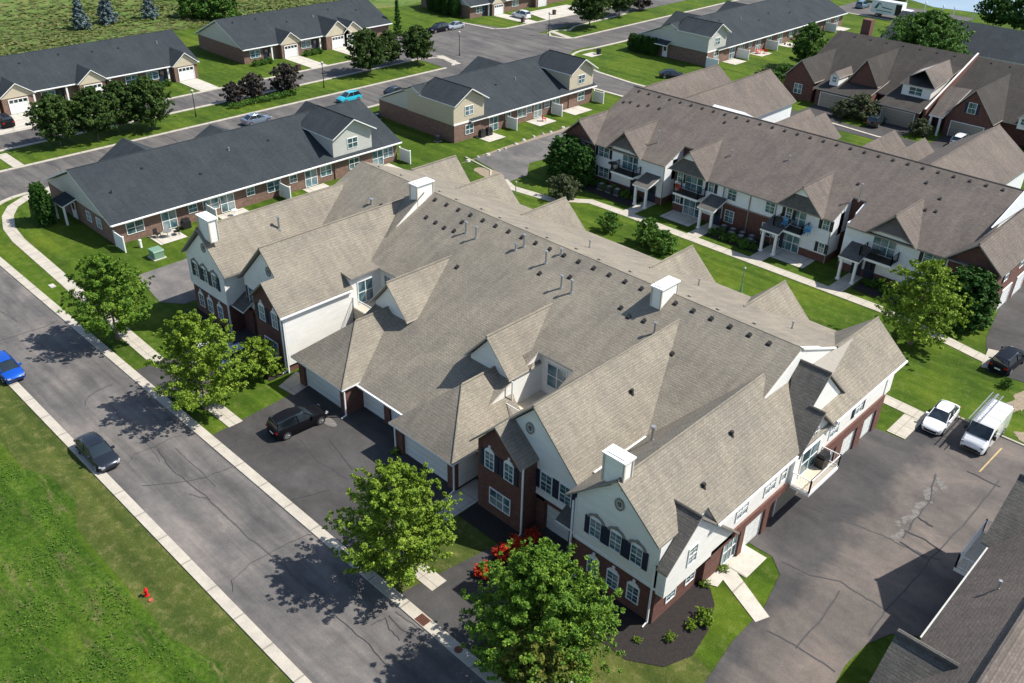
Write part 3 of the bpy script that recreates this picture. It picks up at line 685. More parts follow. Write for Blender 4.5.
# tall wings W1 / W3b
for xr_, nm in ((-31.5,1),(-63.4,-1)):
    r = MB()
    if nm == 1: ridge_y(r, -35.95,-27.05,-31.5, 35.4, 51.7, 44.6, 44.0, 5.75, 5.75, 10.2)
    else:
        ridge_y(r, -67.85,-58.95,-63.4, 35.4, 51.7, 44, 43.9, 5.75, 5.75, 10.2, sides='l')
        r.slab([(-63.4,35.4,10.2),(-58.95,35.4,5.75),(-58.95,41.6,5.75),(-60.2,41.6,7.0),(-60.2,44.7,7.0),(-63.4,51.7,10.2)], .16, 0, 1)
        r.slab([(-60.3,41.3,7.04),(-58.8,41.3,6.88),(-58.8,44.7,6.98),(-60.3,44.7,7.04)], .16, 0, 1)
    # brick bay roof in front, coplanar with the outer slope
    if nm == 1:
        r.slab([(-35.95,34.0,5.75),(-33.55,34.0,8.15),(-33.55,35.4,8.15),(-35.95,35.4,5.75)], .16, 0, 1)
        r.slab([(-33.55,34.0,8.15),(-31.1,34.0,5.95),(-31.1,36.0,5.95),(-33.55,36.0,8.15)], .16, 0, 1)
    else:
        r.slab([(-58.95,34.0,5.75),(-61.35,34.0,8.15),(-61.35,35.4,8.15),(-58.95,35.4,5.75)], .16, 0, 1)
        r.slab([(-61.35,34.0,8.15),(-63.8,34.0,5.95),(-63.8,36.0,5.95),(-61.35,36.0,8.15)], .16, 0, 1)
    ridge_cap(r, (xr_,35.4,10.2), (xr_,51.4,10.2)); r.build('wing_roof', [M['roof'], M['taupe']], A)
# dormers over the garages, their walls, and hipped garages
for s in (1, -1):
    xd = XC + s*5.95; r = MB(); hw = 2.5
    ridge_y(r, xd-hw, xd+hw, xd, 41.0, 48.6, 43.4, 43.4 if s < 0 else 43.4, 5.95, 5.95, 8.7)
    if s > 0: r.slab([(xd+1.7,43.2,6.83),(xd+hw,43.2,5.95),(xd+hw,44.6,5.95),(xd+1.7,44.6,6.83)], .16, 0, 1)
    ridge_cap(r, (xd,41,8.7), (xd,48.4,8.7)); r.build('dormer_roof', [M['roof'], M['trim']], A)
    f = MB(); x0, x1 = xd-2.2, xd+2.2
    gable_body(f, x0, x1, xd, 41.5, 48, 2.8, 5.9, 5.9, 8.35)
    f.build('dormer_wall', M['side'], A)
    xh = XC + s*6.45; e = 3.55; r = MB()                        # hip roof: eaves at z 2.85, ridge z 6
    r.slab([(xh-e,33.7,2.85),(xh+e,33.7,2.85),(xh,38.0,6.0)], .16, 0, 1)
    r.slab([(xh+e,33.7,2.85),(xh+e,36.4 if s < 0 else 41.4,2.85),(xh+e-1.35,41.5,4.05),(xh,42.5,6.0),(xh,38.0,6.0)] if s > 0 else [(xh+e,33.7,2.85),(xh+e,36.0,2.85),(xh,42.5,6.0),(xh,38.0,6.0)], .16, 0, 1)
    r.slab([(xh-e,33.7,2.85),(xh,38.0,6.0),(xh,42.5,6.0),(xh-e,36.0 if s > 0 else 41,2.85)], .16, 0, 1)
    ridge_cap(r, (xh,38,6.02), (xh,41.6,6.02)); ridge_cap(r, (xh+e,33.7,2.87), (xh,38,6.02), r=.06)
    r.build('garage_roof', [M['roof'], M['white']], A)
    f = MB(); f.box(xh-e+.35,xh+e-.35,34.5,42,0,2.68); f.box(xh-e+.3,xh-2.55,34.15,34.5,0,2.68); f.box(xh+2.55,xh+e-.3,34.15,34.5,0,2.68); f.box(xh-2.55,xh+2.55,34.15,34.5,2.3,2.68)
    f.box(xh+e-.36,xh+e-.3,34.5,36.4,0,2.68)
    f.build('garage_wall', M['brick'] if s < 0 else M['brick'], A)
    garage_door(A, xh, 34.5, 0, 4.9, 2.25)
f = MB(); f.box(XC+6.45+3.22,XC+6.45+3.26,34.6,41,.1,2.68); f.build('wall', M['side'], A)
garage_door(A, -49.2, 36.0, 0, 2.7, 2.3); garage_door(A, -45.6, 36.0, 0, 2.6, 2.3)
f = MB(); f.box(-50.9,-50.6,35.75,36.05,0,2.7); f.box(-47.75,-47.05,35.75,36.05,0,2.7); f.box(-44.2,-44,35.75,36.05,0,2.7); f.box(-50.6,-44.2,35.9,36.02,2.38,2.75); build_split(f, 'brick_pier', M['brick'], A)
# little porch roofs between the tall wings and the end wings
for s in (1,-1):
    a, b_ = sorted((XC+s*18.95, XC+s*20.95)); r = MB()
    r.slab([(a,34.7,2.95),(b_,34.7,2.95),(b_,36.9,4.3),(a,36.9,4.3)], .15, 0, 1); r.build('porch_roof', [M['roofd'], M['white']], A)
    f = MB(); a, b_ = sorted((XC+s*20., XC+s*21.2)); f.box(a,b_,37,42.5,3.1,6.3); f.build('wall', M['side'], A)
garage_door(A, -29.35, 36.2, 0, 2.5, 2.35); garage_door(A, -65.5, 36.2, 0, 2.5, 2.35)
# cross gables on the right side
r = MB()   # front-right saltbox gable
r.slab([(-19.25,34.0,5.1),(-19.25,37.0,7.75),(-21.3,37.0,7.75),(-20.04,35.86,6.75),(-20.04,34.0,5.1)], .14, 0, 1)
r.slab([(-19.25,37.0,7.75),(-19.25,42.4,2.95),(-20.1,42.4,2.95),(-20.1,39.3,5.7),(-21.3,37.0,7.75)], .14, 0, 1)
ridge_cap(r, (-19.25,37,7.78), (-21.9,37,7.78)); r.build('gable_roof', [M['roofd'], M['taupe']], A)
f = MB(); f.prism([(34.37,2.75),(41.9,2.75),(41.9,3.2),(37.0,7.5),(34.37,5.2)], 'x', -20.1,-19.5); f.build('gable_wall', M['side'], A)
window(A, -19.5, 37.0, 3.9, .85, 1.35, '+x', 2, 4)
r = MB()   # big gable on the ridge line and the lower gable over the balcony
r.slab([(-20.0,53.3,10.0),(-20.0,48.75,5.8),(-20.3,48.75,5.8),(-22.9,53.3,10.0)], .14, 0, 1)
r.slab([(-20.0,53.3,10.0),(-20.0,57.4,6.3),(-20.3,57.4,6.3),(-22.9,53.3,10.0)], .14, 0, 1)
ridge_cap(r, (-20,53.3,10.03), (-22.9,53.3,10.03)); r.build('gable_roof', [M['roofd'], M['taupe']], A)
f = MB(); f.prism([(49.2,5.8),(57.0,5.8),(57.0,6.3),(53.3,9.75),(49.2,5.95)], 'x', -22,-20.2); f.build('gable_wall', M['side'], A)
r = MB()
r.slab([(-19.0,51.3,8.15),(-19.0,48.7,5.75),(-20.2,48.7,5.75),(-20.2,51.3,8.15)], .14, 0, 1)
r.slab([(-19.0,51.3,8.15),(-19.0,53.9,5.75),(-20.2,53.9,5.75),(-20.2,51.3,8.15)], .14, 0, 1)
ridge_cap(r, (-19,51.3,8.18), (-20.2,51.3,8.18)); r.build('gable_roof', [M['roofd'], M['taupe']], A)
f = MB(); f.prism([(49.1,2.95),(53.5,2.95),(53.5,5.95),(51.3,7.9),(49.1,5.95)], 'x', -21,-19.4); f.build('gable_wall', M['side'], A)
window(A, -19.4, 51.3, 6.0, .6, .7, '+x', 2, 2)
patio_door(A, -19.4, 51.3, 3.02, 2.4, 2.1, '+x')
balcony(A, -19.4, -17.95, 49.1, 53.4, 3.0, 'white', '-x')
for y in (42.9, 46.4): window(A, -19.65, y, 3.75, 1.3, 1.2, '+x', 2, 3)
window(A, -19.65, 48.2, 3.75, .6, 1.2, '+x', 1, 2); window(A, -19.65, 55.4, 3.75, 1.3, 1.2, '+x', 2, 3); window(A, -19.65, 59.3, 3.8, 1.1, 1.2, '+x', 2, 3, None, (M['navy'],(-1,1)))
garage_door(A, -19.75, 45.0, 0, 2.3, 2.3, '+x'); garage_door(A, -19.75, 58.8, 0, 2.2, 2.2, '+x'); garage_door(A, -19.75, 62.2, 0, 2.0, 2.2, '+x'); garage_door(A, -19.75, 55.6, 0, 1.6, 2.2, '+x')
garage_door(A, -19.95, 50.9, 0, 4.6, 2.3, '+x', M['doorbr'])
window(A, -19.73, 42.3, .25, 1.6, 2.1, '+x', 3, 2); window(A, -20.1, 36.2, .9, .9, 1.3, '+x', 2, 4); window(A, -20.1, 38.3, .9, .9, 1.3, '+x', 2, 4)
entry_door(A, -20.1, 40.3, .05, '+x', M['navy'])
# front windows of the end wings
for i, x in enumerate((-24.95, -23.35, -21.75)):
    window(A, x, 34.4, 4.05, .82, 1.35, '-y', 2, 4, 'arch'); window(A, x+.05, 34.45, .85, .82, 1.25, '-y', 2, 4, 'key')
for i, x in enumerate((-73.6, -72.0, -70.2)):
    window(A, x, 34.4, 4.05, .82, 1.35, '-y', 2, 4, 'arch'); window(A, x+.05, 34.45, .85, .82, 1.25, '-y', 2, 4, 'key')
for cx0 in (-23.35, -71.85):
    for k, dx in enumerate((-2.25,-.8,.8,2.25)):
        s_ = MB(); wd = .36 if k in (1,2) else .2; s_.box(cx0+dx-wd,cx0+dx+wd,34.33,34.4,4.0,5.4); s_.build('shutter', M['navy'], A)
oval_vent(A, -23.35, 34.4, 7.75, 1.0); oval_vent(A, -71.4, 34.4, 7.75, 1.0)
oval_vent(A, -32.0, 35.8, 8.0, 1.0); oval_vent(A, -62.95, 35.8, 8.0, 1.0)
# tall wings: siding face windows, brick bay windows
for s in (1,-1):
    for x in ((-30.35,-28.65) if s > 0 else (-64.6,-66.3)): window(A, x, 35.8, 3.55, .95, 1.5, '-y', 2, 4, None, M['navy'])
    for x in ((-34.35,-32.5) if s > 0 else (-60.45,-62.4)): window(A, x, 34.4, 4.0, .78, 1.4, '-y', 2, 4, 'key', M['navy'])
    window(A, -33.3 if s > 0 else -61.5, 34.4, 1.0, 1.9, 1.35, '-y', 3, 2)
# recessed balconies
for s, x0, x1 in ((1,-39.2,-35.6),(-1,-59.2,-55.7)):
    f = MB(); f.box(x0,x1,41.55,44.9,2.7,3.1 if s > 0 else 3.8); f.build('balcony_floor', M['deck'], A)
    railing(A, [(-59.1,41.65),(-56.0,41.65)] if s < 0 else [(x0+.1,40.6),(x1-.1,40.6)], 3.8 if s < 0 else 3.1, 1.0)
    if s > 0: f = MB(); f.box(-38.0,-35.75,36.2,38.5,2.5,2.7); f.build('entry_roof', M['roof'], A)
patio_door(A, -59.2, 43.1, 3.9, 1.6, 2.1, '+x'); window(A, -58.2, 44.9, 4.7, .8, 1.4, '-y', 2, 4); window(A, -56.9, 44.9, 4.7, .8, 1.4, '-y', 2, 4)
window(A, -39.3, 43.4, 4.25, 1.5, 1.3, '+x', 2, 4); patio_door(A, -37.6, 44.9, 4.0, 1.9, 2.0)
# chimneys
f = MB(); 
chimney(A, -24.75,-23.25, 34.3,35.1, 8.9, 10.9); chimney(A, -71.3,-69.5, 34.3,35.1, 8.9, 11.0)
chimney(A, -34.3,-33.4, 51.6,53.7, 9.5, 11.9); chimney(A, -62.2,-61.2, 51.2,53.2, 9.5, 12.1)
# raised saddle by the left chimney, its vertical side clad in siding
f = MB(); f.prism([(47.4,zm(47.4)-.3),(52.4,zm(52.4)-.3),(52.0,zm(52.0)+.85)], 'x', -61.35, -61.15); f.build('saddle_wall', M['side'], A)
f = MB(); f.slab([(-61.08,47.2,zm(47.2)+.06),(-61.08,52.0,zm(52.0)+.98),(-63.5,51.5,10.34)], .1, 0, 0); f.build('saddle_roof', [M['roof'], M['trim']], A)
f = MB(); f.box(-59.2,-59.13,34.47,41.5,.75,5.62); f.build('side_cladding', M['side'], A)
# gables towards the courtyard
def court_gables(par, xs, yf, ymain, zfun, sgn, mat, zr_=8.3, ze_=5.4):
    for x, hw in xs:
        r = MB(); yi = ymain + sgn*(-1)*0
        for k in (-1,1):
            yb = zfun('y', ze_+.1); yt = zfun('y', zr_)
            r.slab([(x,yf,zr_),(x+k*hw,yf,ze_),(x+k*hw,yb,ze_),(x,yt,zr_)], .14, 0, 1)
        ridge_cap(r, (x,yf,zr_+.02), (x,yt,zr_+.02)); r.build('gable_roof', [mat, M['taupe']], par)
zy = lambda k, z: 53.3 + (11-z)/.41
court_gables(A, [(-72.9,2.6),(-65.7,3.0),(-56.3,3.0),(-40.6,3.0),(-31.0,2.9)], 66.9, 0, zy, 1, M['roof'], 8.15)
f = MB()
for x in (-65.7,-56.3,-40.6,-31.0,-72.9): gable_body(f, x-2.6,x+2.6,x, 64,66.4, 3, 5.3,5.3,7.8)
build_split(f, 'wall', M['side'], A)
# roof vents along both sides of the ridge, flues and plumbing stacks
for i in range(25):
    x = -63.5+i*1.62
    if abs(x+33.9) > .8 and x > -60.8: static_vent(A, x, 52.55, zm(52.55), .46)
for i in range(16): static_vent(A, -70.5+i*2.9, 54.15+.5*(i % 2), zb(54.15+.5*(i % 2)), -.41, 'taupe')
for x, y in ((-59.3,50.6),(-57.9,50.5),(-56.6,50.4),(-55.4,50.5),(-55.5,51.6),(-36.2,50.4),(-35.1,50.0),(-42.0,51.0),(-33.8,50.2),(-44.6,50.2),(-51.9,47.6),(-30.1,48.8),(-29.2,45.0)): static_vent(A, x, y, zm(y), .46)
for x, y, h in ((-54.2,50.9,1.0),(-52.8,50.8,1.1),(-48.4,51.3,.6),(-48.0,51.9,1.1),(-44.9,51.3,1.1),(-41.9,49.9,1.1),(-40.8,49.9,1.1),(-32.4,49.7,.9),(-44.4,52.6,.5)): pipe_vent(A, x, y, zm(y), h)
for x, y, h in ((-45.6,57.9,.7),(-36.2,61.5,.6),(-26.1,59.2,.6)): pipe_vent(A, x, y, zb(y), h, .07)
rgz = lambda x: 9.75-abs(x+23.45)*.894
pipe_vent(A, -25.9, 41.0, rgz(-25.9), 1.1, .11); pipe_vent(A, -22.0, 44.2, rgz(-22.0), .25, .09, 'lead'); pipe_vent(A, -20.9, 39.6, rgz(-20.9), .25, .09, 'lead'); pipe_vent(A, -29.6, 43.5, 8.3, .25, .09, 'lead')
pipe_vent(A, -69.6, 41.3, 8.1, 1.2, .11); pipe_vent(A, -66.2,49.6, 8.9, .9, .13); static_vent(A,-65.0,49.8,zm(49.8),.46)
for a in ((-31.1,34.25,5.9),(-20.3,34.25,4.9),(-26.75,34.25,6.0),(-59.35,34.25,5.7),(-68.2,34.25,6.0),(-37.6,34.0,2.8),(-44.2,34.0,2.8),(-50.5,34.0,2.8)): downspout(A, *a)
f = MB(); f.cyl((-38.85,41.2,5.8),(-38.85,41.2,3.6),.06,n=6); f.build('downspout', M['white'], A)
# gutters
f = MB(); f.box(-51,-44.3,35.12,35.26,2.55,2.68); f.box(-19.18,-19.05,39.0,48.6,5.78,5.92); f.box(-19.18,-19.05,54.2,65.9,5.78,5.92); f.box(-58.93,-58.82,34.0,41.5,5.56,5.7); build_split(f, 'gutter', M['white'], A)

# ================================================================== SECOND CONDOMINIUM (across the courtyard)
B = thing('condominium_building', 'long brown shingled condominium block with white front, brick centre and black balconies beyond the lawn', 'building', (-47.5, 95, 0))
Y2 = 99.6; zf = lambda y: 10 - .42*(Y2-y)
r = MB()
for x0,x1,y in ((-72.9,-59.1,88.4),(-59.1,-57.6,92.3),(-57.6,-37.0,88.4),(-37.0,-35.4,92.3),(-35.4,-22.7,88.4)):
    r.slab([(x0,y,zf(y)),(x1,y,zf(y)),(x1,Y2,10),(x0,Y2,10)], .16, 0, 1)
r.slab([(-72.9,Y2,10),(-22.7,Y2,10),(-22.7,116,10-.42*16.4),(-72.9,116,10-.42*16.4)], .16, 0, 1)
ridge_cap(r, (-72.9,Y2,10), (-22.7,Y2,10)); r.build('main_roof', [M['roof2'], M['taupe']], B)
W = MB(); Bk = MB(); Y0 = 89.0
for x0,x1,y in ((-72.8,-59.4,90.6),(-59.4,-57.7,92.7),(-57.7,-37.2,90.6),(-37.2,-35.7,92.7),(-35.7,-22.8,90.6)):
    (W if y < 91 else Bk).prism([(y,2.9 if y < 91 else 0),(114,2.9 if y < 91 else 0),(114,3.9),(Y2,9.75),(y,zf(y)-.25)], 'x', x0, x1)
for x0,x1 in ((-70.4,-59.4),(-57.7,-50.9),(-44.0,-37.2),(-35.7,-24.7)): W.box(x0,x1,Y0,91.5,.45,5.45)
W.box(-50.9,-44.0,Y0+.3,91.5,2.95,5.45)
build_split(W, 'wall', M['side2'], B)
Bk.box(-72.7,-59.45,90.7,114,0,2.9); Bk.box(-57.65,-37.25,90.7,114,0,2.9); Bk.box(-35.65,-22.9,90.7,114,0,2.9); Bk.box(-50.9,-44.0,Y0+.35,91.5,0,2.95)
for x0,x1 in ((-70.4,-59.4),(-57.7,-50.9),(-44.0,-37.2),(-35.7,-24.7)): Bk.box(x0-.03,x1+.03,Y0-.04,91.5,0,.9)
gable_body(Bk, -75.2,-70.4,-72.8, 88.7, 110, 0, 5.4, 5.4, 7.35); gable_body(Bk, -24.7,-19.9,-22.3, 88.7, 114, 0, 5.4, 5.4, 7.35)
build_split(Bk, 'brick_wall', M['brick'], B)
f = MB()
for x in (-59.4,-37.25,-44.0,-50.9): f.box(x-.05,x+.05,Y0-.06,Y0+.02,0,5.4)
f.box(-50.9,-44,Y0+.24,Y0+.3,2.85,3.0); f.box(-47.5-.04,-47.42,Y0+.2,Y0+.28,0,5.4); build_split(f, 'corner_trim', M['taupe'], B)
for xm_, s in ((-72.8,-1),(-22.3,1)):
    r = MB(); ridge_y(r, xm_-2.8, xm_+2.8, xm_, 88.2, 116 if s > 0 else 96, 92.5, 116 if s > 0 else 96, 5.3, 5.3, 7.75)
    ridge_cap(r, (xm_,88.2,7.78), (xm_,94,7.78)); r.build('wing_roof', [M['roof2'], M['taupe']], B)
window(B, -74.2+1.2, 88.7, 3.6, 1.9, 1.2, '-y', 2, 2); window(B, -22.3, 88.7, 3.6, 1.9, 1.2, '-y', 2, 2)
window(B, -73.0, 88.7, 1.0, 1.7, 1.3, '-y', 2, 2)
zy2 = lambda k, z: Y2 - (10-z)/.42
for xg, typ, s in ((-65.3,'big',-1),(-55.6,'ped',-1),(-40.9,'ped',1),(-30.6,'big',1)):
    r = MB(); hw = 2.75; yf = 88.0
    for k in (-1,1): r.slab([(xg,yf,8.1),(xg+k*hw,yf,5.35),(xg+k*hw,zy2(0,5.4),5.35),(xg,zy2(0,8.1),8.1)], .14, 0, 1)
    ridge_cap(r, (xg,yf,8.12), (xg,zy2(0,8.1),8.12)); r.build('gable_roof', [M['roof2'], M['taupe']], B)
    f = MB()
    if typ == 'big':   # clipped gable: the siding rises into a shallow arch below a shingled hood
        f.prism([(xg-2.4,5.2),(xg+2.4,5.2),(xg+1.7,5.75),(xg+.8,6.1),(xg-.8,6.1),(xg-1.7,5.75)], 'y', 88.6, 90)
        f.build('gable_wall', M['side2'], B)
        r = MB(); r.slab([(xg-2.3,87.95,5.75),(xg-1.1,87.9,6.1),(xg+1.1,87.9,6.1),(xg+2.3,87.95,5.75),(xg,88.9,7.9)], .12, 0, 1); r.build('gable_hood', [M['roof2'], M['taupe']], B)
    else:              # pediment: small siding triangle over a shingled band
        f.prism([(xg-.95,7.0),(xg+.95,7.0),(xg,7.95)], 'y', 88.4, 89.5); f.build('gable_wall', M['side2'], B)
        r = MB(); r.slab([(xg-2.5,87.9,5.5),(xg+2.5,87.9,5.5),(xg+.98,88.5,7.0),(xg-.98,88.5,7.0)], .12, 0, 1); r.build('gable_hood', [M['roofd'], M['taupe']], B)
    # balcony with dark rail, doors above and below
    bx = xg+(.6*s*-1 if typ == 'ped' else .7*(-s))
    d = MB(); d.box(bx-1.75,bx+1.75,87.3,89,2.75,3.0,0); d.box(bx-1.69,bx+1.69,87.36,89,3.0,3.04,1); d = d.build('balcony', [M['white'], M['lead']], B)
    q = railing(B, [(bx-1.7,88.9),(bx-1.7,87.4),(bx+1.7,87.4),(bx+1.7,88.9)], 3.03, 1.0, 'black'); q.parent = d
    window(B, bx, Y0, 3.1, 2.4, 2.0, '-y', 3, 1, None, None, 'sliding_door')
    if typ == 'ped': window(B, bx-.2*s, Y0-.04, .1, 2.4, 2.0, '-y', 3, 1, None, None, 'sliding_door')
    else: entry_door(B, bx+.9*s*-1, Y0-.04, .1, '-y', M['navy'])
    # porch on two square columns
    px = xg + (-s)*(-4.2 if typ == 'ped' else 4.6); px = {-65.3:-60.9,-55.6:-51.4,-40.9:-43.0,-30.6:-33.6}[xg]
    pr = MB(); pr.slab([(px-1.15,86.3,2.75),(px+1.15,86.3,2.75),(px+1.15,89,3.6),(px-1.15,89,3.6)], .2, 0, 1)
    pr = pr.build('porch_roof', [M['roofd'], M['white']], B)
    for dx in (-.8,.8):
        c = MB(); c.box(px+dx-.13,px+dx+.13,86.5,86.76,0,2.62); c.box(px+dx-.2,px+dx+.2,86.43,86.83,0,.2); c.build('porch_column', M['white'], B)
    entry_door(B, px, Y0-.045, .05, '-y', M['navy'])
for x in (-68.9,-26.3): window(B, x, Y0, 3.7, 1.7, 1.35, '-y', 2, 3, None, M['black'])
window(B, -68.7, Y0, 1.05, 1.6, 1.3, '-y', 2, 3, None, M['black'])
for x in (-57.0,-52.6,-42.4,-37.9): window(B, x, Y0, 3.8, .7, 1.2, '-y', 2, 3, None, M['black'])
for x in (-57.0,-37.9): window(B, x, Y0, 1.1, .6, 1.1, '-y', 2, 3, None, M['black'])
for x in (-49.9,-44.9): window(B, x, Y0+.3, 3.5, 1.1, 1.6, '-y', 2, 4); window(B, x, Y0+.35, .7, 1.1, 1.4, '-y', 2, 4)
# rear wings with their own ridges
for x0,x1,y1,z in ((-77.2,-69.0,120.5,9.3),(-71.2,-61.2,123.8,9.4),(-38.2,-27.9,122.6,9.4)):
    xm_ = (x0+x1)/2; r = MB(); e = z-(x1-x0)/2*.72
    ridge_y(r, x0, x1, xm_, 101.5, y1, y1, y1, e, e, z); ridge_cap(r, (xm_,101.5,z+.02), (xm_,y1,z+.02)); r.build('rear_roof', [M['roof2'], M['taupe']], B)
    f = MB(); gable_body(f, x0+.4,x1-.4,xm_, 101.5, y1-.4, 0, e-.1, e-.1, z-.35); f.build('wall', M['side2'], B)
for x in (-57.6,-55.2,-45.1,-41.0):
    r = MB(); ridge_y(r, x-3, x+3, x, 108, 121, 121, 121, 3.4, 3.4, 6.1); r.build('rear_roof', [M['roof2'], M['taupe']], B)
    f = MB(); gable_body(f, x-2.7,x+2.7,x, 108, 120.6, 0, 3.2, 3.2, 5.8); f.build('wall', M['brick'], B)
f = MB(); f.prism([(Y2+.2,9.6),(Y2+4.0,8.3),(Y2+4.0,8.7),(Y2+1.2,10.0)], 'x', -60.9, -56.4); f.build('party_wall', M['side2'], B)
f = MB(); f.prism([(92,8.2),(108,7.2),(Y2,9.9)], 'x', -22.72, -22.6); f.build('party_wall', M['side2'], B)
for i in range(29):
    x = -71.5+i*1.68; static_vent(B, x, Y2-.75, zf(Y2-.75), .42)
for x,y in ((-72.0,96.3),(-71.1,96.6),(-69.6,96.4),(-68.4,96.9),(-66.6,96.9),(-57.2,97.6),(-37.6,94.2),(-29.2,95.4),(-30.5,93.2),(-29.7,93.4),(-31.5,97.0),(-28.7,93.6)): static_vent(B, x, y, zf(y), .42)
for x,y,h in ((-62.6,91.6,1.5),(-52.9,93.0,.6),(-36.3,92.2,1.8),(-46.4,94.8,.5)): pipe_vent(B, x, y, zf(y), h, .07)
window(B, -19.9, 91.6, 3.6, 1.0, 1.2, '+x', 2, 2, None, M['black']); window(B, -19.9, 96, 3.6, 1.2, 1.2, '+x', 2, 2)
for y in (93.3,97.5): garage_door(B, -19.9, y, 0, 2.5, 2.2, '+x')

# ================================================================== CONDOMINIUM at the lower right corner
Cn = thing('condominium_building', 'grey brown shingled roof corner of the nearest condominium cut off by the lower right edge', 'building', (3, 48, 0))
r = MB()
r.slab([(-6.7,39.4,5.75),(-6.7,56,5.75),(-3.05,56,9.0),(-3.05,39.4,9.0)], .16, 0, 1)
r.slab([(-6.7,25,5.75),(-6.7,39.4,5.75),(-3.05,39.4,9.0),(-3.05,25,9.0)], .16, 0, 1)
r.slab([(-3.05,25,9.0),(-3.05,60,9.0),(9,60,4.5),(9,25,4.5)], .16, 0, 1)
r.cyl((-3.05,25,9.05),(-3.05,60,9.05),.22,n=8); r.build('main_roof', [M['roof2'], M['trim']], Cn)
r = MB()   # lower cross gable
r.slab([(-7.4,36.9,7.85),(-4.3,36.9,7.85),(-6.0,34.0,5.2),(-7.4,34.0,5.2)], .14, 0, 1); r.slab([(-7.4,36.9,7.85),(-7.4,39.4,5.6),(-6.7,39.4,5.6),(-4.3,36.9,7.85)], .14, 0, 1)
r.slab([(-7.4,34.0,5.2),(-6.0,34.0,5.2),(-6.0,25,4.9),(-7.4,25,4.9)], .14,0,1)
r.cyl((-7.4,36.9,7.88),(-4.3,36.9,7.88),.16,n=8); r.build('gable_roof', [M['roofd'], M['taupe']], Cn)
r = MB()   # upper cross gable over the balcony
r.slab([(-7.2,53.3,8.7),(-3.2,53.3,8.7),(-6.6,49.3,5.8),(-7.2,49.3,5.8)], .14, 0, 1); r.slab([(-7.2,53.3,8.7),(-7.2,57.3,5.8),(-6.6,57.3,5.8),(-3.2,53.3,8.7)], .14, 0, 1)
r.cyl((-7.2,53.3,8.73),(-3.4,53.3,8.73),.14,n=8); r.build('gable_roof', [M['roofd'], M['taupe']], Cn)
f = MB(); f.box(-6.3,5.4,25,56,3,5.5); f.prism([(34.3,3),(39.1,3),(39.1,5.6),(36.9,7.5),(34.3,5.2)],'x',-7.0,-4.5); f.prism([(49.6,3),(57,3),(57,5.8),(53.3,8.4),(49.6,5.8)],'x',-6.8,-5); build_split(f, 'wall', M['side'], Cn)
f = MB(); f.box(-6.25,5.35,25,56,0,3); f.box(-6.9,-6.25,34.3,39,0,3); build_split(f, 'brick_wall', M['brick'], Cn)
f = MB(); f.box(-6.82,-6.72,39.6,49.2,5.60,5.70); build_split(f, 'gutter', M['pale'], Cn)
balcony(Cn, -8.1,-6.8,49.4,54.0,3.0,'white','+x'); patio_door(Cn, -6.8, 52.5, 3.02, 2.4, 2.1, '-x')
for y in (41.5,45.5): window(Cn, -6.3, y, 4.3, 1.2, 1.2, '-x', 2, 3)
for y in (42,46): garage_door(Cn, -6.3, y, 0, 2.6, 2.3, '-x')
pipe_vent(Cn, -4.9, 44.2, 7.3, .6, .07)
rect('path', -9.6, -7.3, 37.4, 38.8, .05, M['slabc'])

